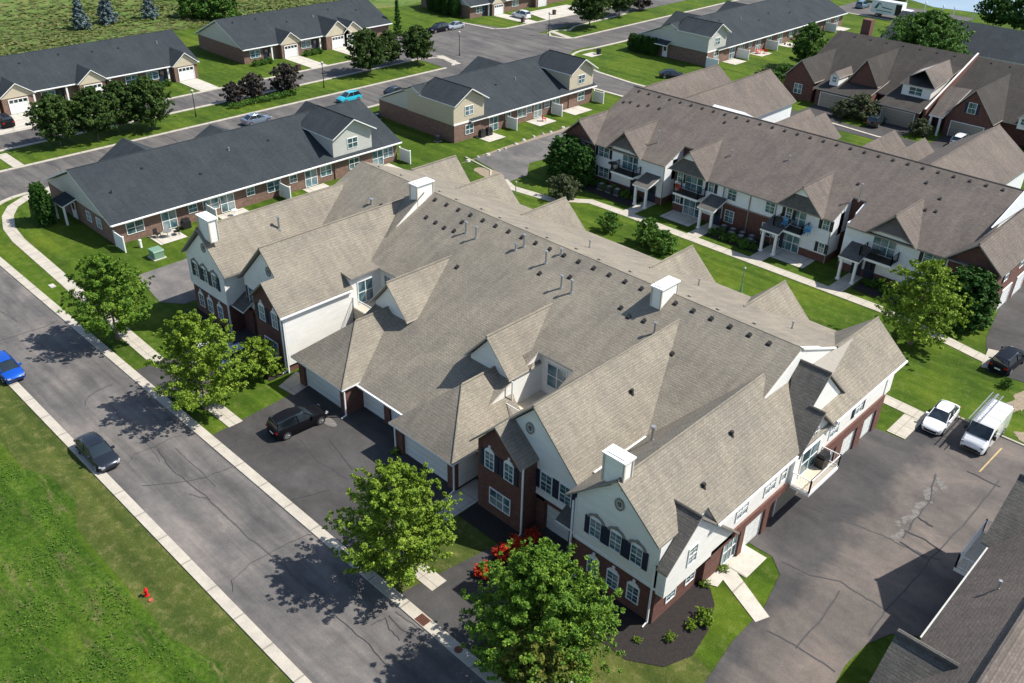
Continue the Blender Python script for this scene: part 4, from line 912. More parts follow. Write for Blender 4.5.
# ================================================================== SINGLE STOREY ROW HOUSES
def row(label, x0, x1, y0, y1, front, gables2=(), backg=(), garages=(), doors=(), wins=(), gmat='beige'):
    """ridge along Y, long face at x1 looking towards +x; front: 'patio' or 'drive'"""
    T_ = thing('row_house', label, 'row houses', ((x0+x1)/2, (y0+y1)/2, 0))
    xm_ = (x0+x1)/2; ze = 2.7; zt = 6.5; s = (zt-ze)/(x1+.6-xm_); r = MB()
    ends = [g for g in gables2 if g[0]-g[1] <= y0+.6]; yfs = ends[0][0] if ends else y0-.4
    ridge_y(r, x0-.6, x1+.6, xm_, y0-.4, y1+.4, y1+.4, y1+.4, ze, ze, zt, sides='l'); ridge_y(r, x0-.6, x1+.6, xm_, yfs, y1+.4, y1+.4, y1+.4, ze, ze, zt, sides='r')
    if ends: r.slab([(xm_-2.2,y0-.4,5.55),(xm_,y0-.4,zt),(xm_+2,y0-.4,zt-.9),(xm_+2,y0+2,zt-.9),(xm_,y0+2,zt)], .16, 0, 1)
    ridge_cap(r, (xm_,y0-.4,zt), (xm_,y1+.4,zt), r=.07)
    r.build('roof', [M['roof4'], M['white']], T_)
    f = MB(); gable_body(f, x0, x1, xm_, y0, y1, 2.62, ze-.05, ze-.05, zt-.35); f.build('gable_wall', M['pale'], T_)
    f = MB(); f.box(x0+.05, x1-.05, y0+.06, y1-.06, 0, 2.62); f.build('brick_wall', M['brick2'], T_)
    f = MB(); f.box(x1+.6,x1+.72,(ends[0][0]+ends[0][1]+.1 if ends else y0-.3),y1+.3,ze-.16,ze-.02); build_split(f, 'gutter', M['white'], T_)
    for (yc, hw, end) in gables2:      # two-storey cross gables with siding above
        r = MB(); ztop = 7.5
        for k in (-1,1):
            r.slab([(x1+.75,yc,ztop),(x1+.75,yc+k*(hw+.4),5.55),(xm_+1.3,yc+k*(hw+.4),5.55),(xm_+1.3,yc,ztop)], .14, 0, 1)
            r.slab([(xm_+1.3,yc,ztop),(xm_+1.3,yc+k*(hw+.4),5.55),(xm_-2.2,yc,5.3)], .14, 0, 0)
        ridge_cap(r, (x1+.75,yc,ztop+.01), (xm_+1.3,yc,ztop+.01), r=.06); r.build('cross_gable_roof', [M['roof4'], M['white']], T_)
        f = MB(); f.prism([(yc-hw,2.6),(yc+hw,2.6),(yc+hw,5.5),(yc,7.25),(yc-hw,5.5)], 'x', xm_+1.5, x1+.05); f.build('cross_gable_wall', M[gmat], T_)
        f = MB(); f.box(x1+.06,x1+.14,yc-hw-.03,yc+hw+.03,2.5,2.72); f.build('belt_trim', M['white'], T_)
        if yc-hw <= y0+.6:
            f = MB(); f.box(xm_-1.5, x1+.02, y0-.05, y0+.4, 2.55, 5.4); f.build('end_wall', M[gmat], T_)
        f = MB(); f.box(x1-.4,x1+.1,yc-hw+.02,yc+hw-.02,0,2.6); f.build('brick_bay', M['brick2'], T_)
        window(T_, x1+.05, yc, 3.6, 1.5, 1.25, '+x', 2, 2); window(T_, x1+.1, yc, .8, 1.5, 1.3, '+x', 2, 2)
    for (yc, hw, zw) in backg:             # garage wings on the far side, seen over the ridge
        r = MB(); xw = x0-1.2
        for k in (-1,1): r.slab([(xw,yc,zw),(xw,yc+k*hw,2.9),(x0+2,yc+k*hw,2.9),(xm_-1.5,yc,zw)], .14, 0, 1)
        r.build('garage_wing_roof', [M['roof4'], M['white']], T_)
        f = MB(); f.prism([(yc-hw+.4,0),(yc+hw-.4,0),(yc+hw-.4,2.9),(yc,zw-.3),(yc-hw+.4,2.9)], 'x', xw+.4, x0+1); f.build('garage_wing_wall', M['beige'], T_)
    for (yc, hw, zt_) in garages:          # garage gables facing the viewer
        r = MB()
        for k in (-1,1): r.slab([(x1+1.5,yc,zt_),(x1+1.5,yc+k*(hw+.35),2.75),(x1+.4,yc+k*(hw+.35),2.75),(x1+.6-(zt_-ze)/s,yc,zt_)], .13, 0, 1)
        r.build('garage_gable_roof', [M['roof4'], M['white']], T_)
        f = MB(); f.prism([(yc-hw,2.45),(yc+hw,2.45),(yc+hw,2.75),(yc,zt_-.25),(yc-hw,2.75)], 'x', x1-1, x1+1.15); f.build('garage_gable', M['beige'], T_)
        f = MB(); f.box(x1-1,x1+1.1,yc-hw+.02,yc+hw-.02,0,2.45); f.build('garage_wall', M['brick2'], T_)
        garage_door(T_, x1+1.1, yc, 0, min(2.7, hw*1.6), 2.15, '+x', None, True)
    for yc in doors: patio_door(T_, x1-.05, yc, .1, 1.7, 2.05, '+x')
    for yc, wd in wins: window(T_, x1-.05, yc, .85 if wd > 1 else 1.2, wd, 1.3 if wd > 1 else .95, '+x', 2, 1)
    rr_ = random.Random(int(y0*10))
    for k in range(int((y1-y0)/5.5)):
        x = rr_.uniform(xm_+1, x1-3); y = y0+2+k*5.5+rr_.uniform(-1,1)
        static_vent(T_, x, y, zt-(x-xm_)*s, 0) if k % 3 else pipe_vent(T_, x, y, zt-(x-xm_)*s, .3, .07, 'metal' if k % 2 else 'lead')
    if front == 'drive':
        for yc in doors:
            pass
    return T_
R1 = row('charcoal roofed brick row house directly behind the left wing of the big central block', -110.3,-93.5, 35.1,75.0, 'patio',
    gables2=((67.6,3.1,0),), backg=((45.6,4.0,5.3),(57.6,3.0,4.4),(73.0,2.4,4.6)), doors=(41.6,49.0,60.9,71.6), wins=((37.6,1.9),(44.6,1.0),(46.9,1.9),(52.2,1.0),(55.5,1.9),(58.3,1.0),(63.2,1.6),(73.4,1.6)), gmat='pale')
f = MB(); f.slab([(-105.2,33.4,2.35),(-102.2,33.4,2.35),(-102.2,35.1,2.9),(-105.2,35.1,2.9)], .15, 0, 1); pr = f.build('porch_roof', [M['roof4'], M['white']], R1)
for x in (-102.4,-105.0):
    f = MB(); f.box(x-.1,x+.1,33.5,33.7,0,2.25); f.build('porch_column', M['white'], R1)
entry_door(R1, -103.6, 35.14, .05); window(R1, -99.5, 35.14, 1.0, 1.0, 1.1); window(R1, -97, 35.14, 1.0, 1.0, 1.1)
R4 = row('charcoal roofed row house with a two storey beige gable at each end', -110.5,-93.5, 85.4,116.3, 'patio',
    gables2=((88.4,3.0,1),(113.3,2.9,0)), backg=((107.7,4.6,5.3),), doors=(93.5,103.2,107.3), wins=((96.6,1.0),(99.6,1.8),(105.3,1.0),(101.2,1.0)))
R5 = row('charcoal roofed row house with a red patio set and five white fences along its back', -110.5,-93.5, 149.6,204.0, 'patio',
    gables2=((152.6,3.0,1),), backg=((164.7,4.6,5.3),(184,4,5)), doors=(158.5,168,176.5,187,197), wins=((162,1.6),(165,1.0),(172,1.8),(181,1.6),(184,1.),(191,1.8),(201,1.6)), gmat='pale')
f = MB(); f.slab([(-104.6,148.0,2.6),(-101.6,148.0,2.6),(-101.6,149.6,3.2),(-104.6,149.6,3.2)], .15, 0, 1); f.build('porch_roof', [M['roof4'], M['white']], R5); entry_door(R5, -103.0, 149.64, .05)
R2 = row('charcoal roofed row house with white garage doors cut by the left edge of the photo', -163.5,-148.5, 20.0,75.8, 'drive',
    garages=((40.4,2.6,4.9),(45.8,2.3,4.6),(57.3,2.1,4.6),(73.3,2.1,4.7)), wins=((50.7,2.),(64.2,2.),(67.8,2.)))
R3 = row('charcoal roofed row house behind the purple leaved trees with two pale driveways', -166.0,-150.0, 86.0,119.6, 'drive',
    garages=((95.3,2.0,4.6),(106.0,2.7,5.2),(109.6,2.0,4.6)), wins=((88.4,2.),(99.4,2.),(114,1.8)))
R6 = row('charcoal roofed row house half cut off by the top edge beside the wide junction', -168.0,-151.5, 143.6,190, 'drive', garages=((151.5,2.0,4.6),(166,2.2,4.8)), wins=((146.6,2.),(158,2.)))
R8 = row('distant charcoal roof just showing above the meadow at the top edge', -215,-200, 108,135, 'drive')
for T_, ys in ((R2,(48.4,53.4,60.4,70.4)),(R3,(91.6,102.3,112.4)),(R6,(149.0,))):
    for y in ys:
        xx = {R2:-148.5,R3:-150.0,R6:-151.5}[T_]
        c = MB(); c.box(xx+.3,xx+.55,y-.13,y+.13,0,2.6); c.build('porch_column', M['white'], T_)
        entry_door(T_, xx-.05, y-.9, .05, '+x', M['navy'])
for ys, x0 in (((40.4,45.8,57.3,73.3),-147.2),((95.3,106.0,109.6),-148.7),((151.5,),-150.2)):
    for y in ys: rect('driveway', x0, -139.5, y-1.7, y+1.7, .045, M['slabc'])
rect('driveway', -150.3, -139, 36, 44.1, .042, M['slabc'])
sheet('driveway', [(-148,158),(-139.5,156),(-139.5,172),(-148,172)], .045, M['slabc'])
rect('driveway', -115.4,-110.5, 76.8,84.2-2, .04, M['slabc']); rect('driveway', -114.5,-112, 138.5,141.6, .04, M['slabc'])
# top right row house, long side towards the viewer
R7 = thing('row_house', 'charcoal roofed row house at the top right behind the large round green tree', 'row houses', (-55,195,0))
r = MB(); r.slab([(-77.5,187.3,2.7),(-20,187.3,2.7),(-20,196,6.7),(-77.5,196,6.7)],.16,0,1); r.slab([(-77.5,196,6.7),(-20,196,6.7),(-20,205,2.7),(-77.5,205,2.7)],.16,0,1); r.build('roof',[M['roof4'],M['white']],R7)
f = MB(); f.prism([(188,0),(204,0),(204,2.6),(196,6.4),(188,2.6)],'x',-77,-20.5); f.build('wall',M['pale'],R7)
for x in range(-74,-30,4): window(R7, x, 188, .9, 1.6, 1.4, '-y', 2, 1)

# ================================================================== BROWN TOWNHOUSES (top right)
D = thing('townhouse_building', 'dark brown shingled townhouses with brick gables and tan garage doors at the upper right', 'building', (-48,152,0))
YD = 160.0; zd = lambda y: 8.6 - .43*(YD-y)
r = MB()
r.slab([(-73.5,147.2,zd(147.2)),(-22,147.2,zd(147.2)),(-22,YD,8.6),(-73.5,YD,8.6)],.18,0,1); r.slab([(-73.5,YD,8.6),(-22,YD,8.6),(-22,173,3),(-73.5,173,3)],.18,0,1)
for x0,x1,y in ((-67.9,-58.8,142.6),(-56.9,-49.9,142.2)):
    r.slab([(x0,y,2.9),(x1,y,2.9),(x1,150.5,4.52),(x0,150.5,4.52)],.18,0,1)
r.build('main_roof',[M['roof3'],M['trim']],D)
f = MB(); f.prism([(147.8,0),(172,0),(172,3),(YD,8.3),(147.8,3.0)],'x',-73,-22.5); f.box(-67.6,-59.1,143.0,148,0,2.8); f.box(-56.6,-50.2,142.8,148,0,2.8); build_split(f, 'brick_wall', M['brick'], D)
garage_door(D,-64.0,143.0,0,5.4,2.3,'-y',M['doorbr']); garage_door(D,-53.4,142.8,0,5.2,2.3,'-y',M['doorbr']); garage_door(D,-43.2,144.0,0,4.8,2.3,'-y',M['doorbr']); garage_door(D,-31,143.9,0,5,2.3,'-y',M['doorbr'])
def dgable(x, hw, yf, zt_, ze, ymid, wallmat, win=None, z0=0, rm='roof3'):
    r = MB(); yt = YD-(8.6-zt_)/.43; ye = max(yf+.5, YD-(8.6-ze)/.43)
    for k in (-1,1): r.slab([(x,yf,zt_),(x+k*hw,yf,ze),(x+k*hw,ye,ze),(x,yt,zt_)],.15,0,1)
    r.build('gable_roof',[M[rm],M['trim']],D)
    f = MB(); gable_body(f,x-hw+.35,x+hw-.35,x,yf+.4,max(yf+2,ye),z0,ze-.05,ze-.05,zt_-.3); f.build('gable_wall',M[wallmat],D)
    if win: window(D,x,yf+.4,*win)
dgable(-71.3,3.0,143.4,6.6,3.4,0,'brick',(1.0,1.3,1.5,'-y',2,2))
dgable(-61.7,2.7,146.6,8.0,4.0,0,'brick',None,3)
f = MB(); f.prism([(146.8,3.6),(155,5.6),(155,6.7),(146.8,5.5)],'x',-55.2,-50.6); f.build('dormer_wall',M['side'],D); window(D,-53,146.8,4.1,2.0,1.1,'-y',2,2)
r = MB(); r.slab([(-55.6,146.3,5.6),(-50.2,146.3,5.6),(-50.2,156.8,7.2),(-55.6,156.8,7.2)],.15,0,1); r.build('dormer_roof',[M['roof3'],M['trim']],D)
r = MB(); r.slab([(-52.6,147.4,8.0),(-50.1,146.6,5.7),(-50.1,153,6.6),(-52.6,157,8.0)],.12,0,1); r.slab([(-52.6,147.4,8.0),(-55.4,149.5,6.2),(-55.4,153,6.6),(-52.6,157,8.0)],.12,0,1); r.build('gable_roof',[M['roof2'],M['trim']],D)
dgable(-43.2,3.7,143.6,7.6,3.2,0,'brick',(4.0,1.1,1.5,'-y',2,2,None,M['navy']))
dgable(-31,3.7,143.5,7.6,3.2,0,'brick')
for x in (-65.6,-35.9):
    f = MB(); gable_body(f,x-.75,x+.75,x,144.6,148.0,3.2,4.8,4.8,5.4); f.build('dormer_wall',M['side'],D); window(D,x,144.6,3.9,.7,.8,'-y',2,2)
    r = MB(); ridge_y(r,x-.95,x+.95,x,144.3,150,149,149,4.75,4.75,5.6); r.build('dormer_roof',[M['roof2'],M['trim']],D)
f = MB(); f.prism([(143,0),(150,0),(YD,8.7),(YD,9.1),(143,3.4)],'x',-49.7,-49.3,0); f.build('party_wall',M['brick'],D)
f = MB(); f.slab([(-49.62,142.9,3.45),(-49.38,142.9,3.45),(-49.38,YD,9.15),(-49.62,YD,9.15)],.1,0,0); f.build('coping',M['side'],D)
r = MB(); r.slab([(-48.5,142.2,3.0),(-46.4,142.2,3.0),(-45.3,148,6.4),(-48.5,148,6.2)],.2,0,1); r.build('porch_roof',[M['roof2'],M['white']],D)
for x in (-48.2,-46.8):
    c = MB(); c.box(x-.14,x+.14,142.4,142.7,0,2.8); c.build('porch_column',M['white'],D)
c = MB(); c.box(-71.2,-69.6,163.4,164.8,6,10.4); c.build('chimney',M['brick'],D)
for i in range(16): static_vent(D,-70+i*2.9,YD-1,zd(YD-1),.43)

# ================================================================== VEGETATION
def leaf_quads(f, c, n, spread, size, rnd, up=.35, out=None):
    for _ in range(n):
        while True:
            d = Vector((rnd.uniform(-1,1), rnd.uniform(-1,1), rnd.uniform(-1,1)))
            if d.length < 1: break
        p = c + Vector((d.x*spread, d.y*spread, d.z*spread*.75))
        nn = Vector((rnd.gauss(0,1), rnd.gauss(0,1), rnd.gauss(0,1)+up*2))
        if out is not None: nn += out*.8
        nn.normalize(); a = nn.orthogonal().normalized(); b_ = nn.cross(a); t = rnd.uniform(0, 6.28)
        u = a*math.cos(t)+b_*math.sin(t); v = nn.cross(u); s = size*rnd.uniform(.65,1.3)
        k = len(f.v); f.v += [tuple(p-u*s*.5), tuple(p+v*s*.34+nn*s*.08), tuple(p+u*s*.5), tuple(p-v*s*.34+nn*s*.08)]
        f.f.append([k,k+1,k+2,k+3]); f.m.append(0)
def crown_mesh(name, prof, z0, z1, nb, per, size, mat, seed, rise=.35, spread=.42, inner=.3):
    dense = prof is P_col
    """branches radiate from the stem; leaves sit along the outer part of each branch"""
    rnd = random.Random(seed); f = MB(); tips = []
    for i in range(nb):
        t = (i+.5)/nb; t = t**.85; z = z0+(z1-z0)*t; R_ = prof(t)
        az = i*2.39996+rnd.uniform(-.4,.4); L = R_*(rnd.uniform(.9,1.02) if dense else rnd.choice((.55,.72,.88,.97,1.05,1.15))*rnd.uniform(.92,1.06))
        tip = Vector((math.cos(az)*L, math.sin(az)*L, z+(rnd.uniform(-.03,.03) if dense else rnd.uniform(-.2,.2))*(z1-z0)*.15)); base = Vector((0,0,max(z0*.6, z-rise*L)))
        tips.append((base, tip)); out = (tip-base).normalized()
        m_ = max(3, int(L/(spread*.75)))
        for k in range(m_):
            s = inner+(1-inner)*(k+1)/m_; c = base.lerp(tip, s); w_ = spread*(1.25-.85*s)*rnd.uniform(.7,1.3)
            c += Vector((rnd.gauss(0,.12), rnd.gauss(0,.12), rnd.gauss(0,.12)))*R_*.35
            leaf_quads(f, c, max(3, int(per/m_*(.6+.8*s))), w_, size, rnd, .4, out)
    return f.mesh(name, mat, uv=False), tips
def trunk_mesh(tips, h, r0, z1, seed=0, n=9):
    f = MB(); rnd = random.Random(seed)
    f.cyl((0,0,-.1),(0,0,.3),r0*1.5,r0*1.05); f.cyl((0,0,.3),(rnd.uniform(-.1,.1),rnd.uniform(-.1,.1),h*.55),r0,r0*.7); f.cyl((0,0,h*.54),(0,0,z1*.9),r0*.65,r0*.15)
    for base, tip in tips[::max(1,len(tips)//n)]: f.cyl(base.lerp(tip,0)*1., base.lerp(tip,.8), r0*.4, r0*.08, n=5)
    return f.mesh('trunk', M['bark'], uv=False)
P_round = lambda t: math.sin(math.pi*min(1,(t*.88+.12)))**.62
P_ovate = lambda t: (math.sin(math.pi*(t*.85+.12)**.85))**.7
P_cone = lambda t: 1.02-t
P_col = lambda t: (math.sin(math.pi*(t*.74+.2)))**.38
_veg = {}
def proto(key, mat, prof, z0, z1, r, nb, per, size, seed, r0=.14, spread=.42, rise=.35, inner=.3, nlimb=9):
    if key not in _veg:
        cm, tips = crown_mesh('crown', lambda t: prof(t)*r, z0, z1, nb, per, size, mat, seed, rise, spread, inner)
        _veg[key] = (cm, trunk_mesh(tips, z0, r0, z1, seed, nlimb), r)
    return _veg[key]
def plant(name, label, cat, x, y, pr, group=None, rz=0, s=1., sz=None, trunk=True):
    t = thing(name, label, cat, (x,y,0), rz, group); cm, tm, r = pr
    t.scale = (s,s,sz or s)
    link(bpy.data.objects.new('crown', cm), t)
    if trunk: link(bpy.data.objects.new('trunk', tm), t)
    return t
near1 = proto('near1', M['leafA'], P_ovate, 2.0, 8.4, 3.7, 150, 190, .185, 11, .15, .42, .75)
near2 = proto('near2', M['leafY'], P_ovate, 1.7, 8.9, 3.8, 150, 190, .185, 12, .15, .42, .8)
near3 = proto('near3', M['leafY'], P_ovate, 1.6, 8.8, 3.8, 190, 210, .175, 13, .15, .38, .8)
near4 = proto('near4', M['leafA'], P_ovate, 1.8, 9.8, 4.4, 290, 240, .17, 14, .18, .42, .85)
near5 = proto('near5', M['leafY'], P_round, .8, 3.9, 1.9, 80, 100, .18, 15, .08, .36)
G = 'street trees along the kerb'
plant('maple_tree', 'green maple tree on the verge between the bend of the path and the kerb', 'tree', -74.6, 26.3, near1, G)
plant('maple_tree', 'bright green maple tree on the verge in front of the left wing with the bay', 'tree', -59.4, 26.5, near2, G, 1.)
plant('maple_tree', 'bright green maple tree between the street and the twin garages, full round crown', 'tree', -34.3, 26.1, near3, G, 2.)
plant('maple_tree', 'largest green maple tree at the bottom, in front of the red flowering shrubs', 'tree', -22.5, 26.6, near4, G, .5, .96)
nearO = proto('nearO', M['leafO'], P_round, 1.2, 6.6, 2.1, 110, 80, .23, 16, .1, .42)
plant('young_maple_tree', 'small yellowing maple tree pressed against the largest green maple at the bottom', 'tree', -21.2, 23.9+.9, nearO, G)
plant('ornamental_tree', 'small light green ornamental tree by the brick bay of the left wing', 'tree', -60.2, 32.2, near5)
med1 = proto('med1', M['leafM'], P_round, 1.6, 6.8, 3.2, 140, 110, .28, 21, .12, .6)
med2 = proto('med2', M['leafM'], P_ovate, 1.6, 7.4, 3.3, 140, 110, .28, 22, .12, .6)
GM = 'trees on the grass median'
for i, (x,y,pr,s,lab) in enumerate(((-129.4,44.2,med1,1.02,'leftmost dark green tree of the clump on the median'),(-128.2,49.0,med2,.98,'second dark green tree from the left in the clump on the median'),(-129.6,53.5,med1,1.03,'third dark green tree from the left in the clump on the median'),(-127.6,56.8,med2,1.0,'rightmost dark green tree of the left clump on the median'),
        (-130.5,98.8,med1,1.12,'broad dark green tree on the median right of the lamp post'),(-132.5,105.2,med2,.82,'narrow green tree on the median between two broader ones'),(-129.8,109.8,med1,1.0,'rightmost green tree on the median before the junction'))):
    plant('median_tree', lab, 'tree', x, y, pr, GM, i*1.3, s)
plant('median_tree', 'dark green tree on the grass island beyond the junction', 'tree', -129, 158, med1, GM, 2, 1.35)
plant('median_tree', 'dark green tree at the top edge on the island beyond the junction', 'tree', -132, 172, med2, GM, 3, 1.1)
pur = proto('purple', M['leafP'], P_round, .6, 3.6, 2.1, 60, 46, .36, 23, .09, .5)
for i,(x,y,s,lab) in enumerate(((-130.6,72.2,.9,'left'),(-130.8,76.0,1.1,'middle'),(-130.6,81.8,1.25,'right'))):
    plant('purple_tree', 'dark purple leaved small tree on the median, %s of three above the hedge' % lab, 'tree', x, y, pur, 'purple leaved trees on the median', i*2., s)
plant('purple_tree', 'dark purple leaved tree near the top edge beyond the junction', 'tree', -133, 181, pur, None, 1, 1.5)
conf = proto('spruce', M['leafS'], P_cone, .3, 6.2, 2.2, 90, 46, .4, 24, .12, .4, .1, .15)
for x,y,s,lab in ((-194.5,76.0,1.05,'left'),(-195.5,82.0,1.1,'middle'),(-195.0,91.0,1.0,'right')):
    plant('blue_spruce', 'blue grey spruce standing in the tall grass, %s one of three' % lab, 'tree', x, y, conf, 'blue spruces in the meadow', x, s)
cy = proto('tallcon', M['leafD'], P_cone, .2, 7, 1.1, 60, 34, .35, 25, .1, .35, .1, .1)
plant('cypress_tree', 'slim dark cypress beside the end of the row house behind the median trees', 'tree', -149.6, 121.5, cy, None, 0, 1.0); 
arb = proto('arbor', M['leafD'], P_col, .2, 4.6, 1.6, 420, 60, .16, 26, .1, .22, .35, .75)
plant('arborvitae', 'big rounded dark green arborvitae at the left end of the courtyard block', 'shrub', -73.2, 86.6, arb, None, 0, 1.5, 1.25)
plant('arborvitae', 'second dark green arborvitae merging with the big one at the left end', 'shrub', -70.9, 86.9, arb, None, 1, 1.15, 1.1)
plant('arborvitae', 'big rounded dark green arborvitae at the right end of the courtyard block', 'shrub', -21.4, 86.6, arb, None, 2, 1.55, 1.25)
for x,y,s,lab in ((-105.4,32.2,.62,'tall narrow arborvitae by the path bend, the left one'),(-104.1,32.0,.66,'tall narrow arborvitae by the path bend, the right one')):
    plant('arborvitae', lab, 'shrub', x, y, arb, 'narrow arborvitae by the path bend', x, s, 1.0)
for k in range(4): plant('arborvitae', 'one of four dark arborvitae at the end wall of a far row house', 'shrub', -110.2+k*1.7, 148.7, arb, 'arborvitae row at the far row house', k, .6, .72)
for k in range(4): plant('arborvitae', 'one of the arborvitae beside the row house at the top edge', 'shrub', -163+k*2.6, 142.6, arb, 'arborvitae at the top edge', k, .7, .9)
cm_ = proto('court', M['leafY'], P_ovate, 1.3, 8.6, 3.8, 130, 90, .27, 27, .15, .42, .15)
plant('maple_tree', 'bright feathery green tree on the courtyard lawn near the right end', 'tree', -23.2, 79.2, cm_, None)
sh = proto('shrub', M['leafG'], P_round, .2, 2.6, 1.9, 60, 44, .26, 28, .06, .4)
shd = proto('shrubd', M['leafB'], P_round, .2, 2.4, 1.6, 55, 40, .24, 29, .06, .36)
plant('shrub', 'large grey green shrub in front of the big left arborvitae', 'shrub', -69.0, 81.6, sh, None, 0, 1.15)
plant('shrub', 'loose green shrub on the courtyard lawn between the two roof gables', 'shrub', -58.9, 78.2, shd, None, 0, .95)
plant('shrub', 'dark shrub left of a pair beside the courtyard path', 'shrub', -53.6, 78.6, shd, None, 1, 1.1, 1.3)
plant('shrub', 'dark shrub right of a pair beside the courtyard path', 'shrub', -51.2, 78.2, shd, None, 2, 1.05)
plant('park_tree', 'bright green round tree on the lawn left of the brown townhouses', 'tree', -80.2, 163.0, proto('pk', M['leafB'], P_round, 1.2, 8.2, 3.6, 140, 90, .32, 31, .15, .6), None)
plant('park_tree', 'large round green tree in front of the charcoal roof at the top right', 'tree', -66.5, 184, near_big := proto('pk2', M['leafB'], P_round, 1.2, 9.5, 7.6, 220, 120, .42, 32, .25, 1.1), None)
for i,(x,y,s,lab) in enumerate(((-69.5,229,.85,'left'),(-63,228,.95,'right'))): plant('park_tree', 'dark green tree on the pond bank at the top right, %s one of two' % lab, 'tree', x, y, proto('far', M['leafD'], P_round, 1.5, 9, 5, 90, 60, .6, 33, .2, .9), 'trees on the pond bank', i, s)
for x,y,lab in ((-101,236,'left'),(-95,236,'right')): plant('park_tree', 'small tree beside the pond at the top edge, %s one' % lab, 'tree', x, y, med1, 'small trees at the top edge', x, .6)
plant('shrub', 'olive brown shrub in front of the tan garage doors of the brown townhouses', 'shrub', -58.6, 141.2, sh, None, 0, 1.5)
plant('shrub', 'second olive shrub beside the townhouse driveway', 'shrub', -61.2, 140.0, sh, None, 1, 1.0)
plant('shrub', 'reddish green shrub between the townhouse driveways', 'shrub', -48.6, 140.6, sh, None, 2, 1.0)
plant('shrub', 'dark green shrub behind the left gable of the brown townhouses', 'shrub', -76.6, 148.4, shd, None, 0, 1.6)
plant('shrub', 'olive shrub left of the brown townhouses', 'shrub', -79.2, 147.0, sh, None, 0, 1.1)
plant('shrub', 'round clipped green shrub behind the dark parked car at the right edge', 'shrub', -14.1, 78.2, shd, None, 0, .36, .4)
for x in (-191,-187,-184): plant('meadow_bush', 'dark green bush at the top edge above the meadow', 'shrub', x, 98+(x+191)*.6, shd, 'dark bushes above the meadow', x, 2.2)
tiny = proto('tiny', M['leafY'], P_round, .03, .7, .6, 26, 26, .12, 34, .03, .14)
tinyd = proto('tinyd', M['leafB'], P_round, .03, .7, .6, 26, 26, .14, 35, .03, .16)
for x,y,s,lab in ((-17.9,37.0,1.25,'large bright hosta clump in the dark mulch bed by the right corner'),(-18.6,34.3,.7,'small bright plant in the middle of the mulch bed'),(-19.9,32.8,.5,'tiny bright plant at the left of the mulch bed'),(-18.2,36.0,.8,'bright plant beside the large hosta in the mulch bed'),
                 (-19.6,39.5,.7,'yellow green potted plant left of the side entrance'),(-19.5,41.5,.7,'yellow green potted plant right of the side entrance'),(-44.1,33.9,.8,'small round shrub at the corner of the left twin garage'),(-59.8,33.6,1.5,'olive round shrub at the brick corner of the left wing'),(-28.6,28.6,.7,'yellow green plant beside the driveway with the red shrubs')):
    plant('small_plant', lab, 'plant', x, y, tiny, None, x, s, trunk=False)
k = 0
for x0,x1,yy,wh in ((-70,-62.2,88,'left white front'),(-50.6,-44.2,86.4,'brick centre'),(-32,-25,87.6,'right white front')):
    for i in range(7):
        plant('bed_shrub', 'low shrub in the mulch bed at the foot of the %s' % wh, 'plant', x0+(x1-x0)*(i+.5)/7, yy+.4*math.sin(i*2.1), tinyd, 'low shrubs at the %s' % wh, i, 1.0+.4*(i%2), trunk=False)
for T_y0, x in ((88.4,-148.2),(99.4,-148.2),(50.7,-146.8),(64.2,-146.8),(67.8,-146.8)):
    for i in range(3): plant('bed_shrub', 'low shrub in the bed under a garage row house window', 'plant', x+.3, T_y0-1.4+i*1.4, tinyd, 'low shrubs at the garage fronts', i, 1.5, trunk=False)
f = MB(); rnd = random.Random(3)
for i in range(46): leaf_quads(f, Vector((-128.3+rnd.uniform(-.5,.5), 70.3+i*.27, .55)), 40, .5, .26, rnd, .4)
tag(f.build('hedge', M['leafB']), 'long low clipped hedge under the purple leaved trees', 'hedge')
# tall meadow grass and weeds: nobody could count them
f = MB(); rnd = random.Random(9)
for i in range(6500):
    x = -181-abs(rnd.gauss(0,1))*30; y = rnd.uniform(25,165)
    if x > -181+ (0 if y < 75 else (y-75)*.12): continue
    h = rnd.uniform(.1,.4)*(1+.6*math.sin(x*.13)*math.cos(y*.11)); a = rnd.uniform(0,3.14)
    for k in range(3):
        b_ = a+k*1.05; dx, dy = math.cos(b_)*.45, math.sin(b_)*.45
        tx, ty = rnd.uniform(-1,.6), rnd.uniform(-1,.6); f.poly([(x-dx,y-dy,0),(x+dx,y+dy,0),(x+dx*.5+tx,y+dy*.5+ty,h),(x-dx*.5+tx,y-dy*.5+ty,h*.9)])
M['tall'] = leafmat('tall_grass_blades', [(.075,.125,.032),(.12,.17,.045),(.19,.205,.07),(.28,.24,.11)], .45)
tag(f.build('tall_grass', M['tall']), 'tall mixed wild grass filling the meadow', 'grass', None, 'stuff')
f = MB()
for i in range(16000):
    x = rnd.uniform(-82,-30); y = rnd.uniform(-4,12.6)
    if math.sin(x*.9+y*.35)*math.cos(y*.8-x*.2)+rnd.uniform(-.6,.6) < .15: continue
    leaf_quads(f, Vector((x,y,.04)), 4, .28, .13, rnd, 1.6)
M['weed'] = leafmat('weed_leaves', [(.030,.080,.008),(.050,.120,.010),(.080,.16,.016),(.13,.19,.03)], .2)
tag(f.build('field_weeds', M['weed']), 'low leafy weeds covering the open field', 'weeds', None, 'stuff')

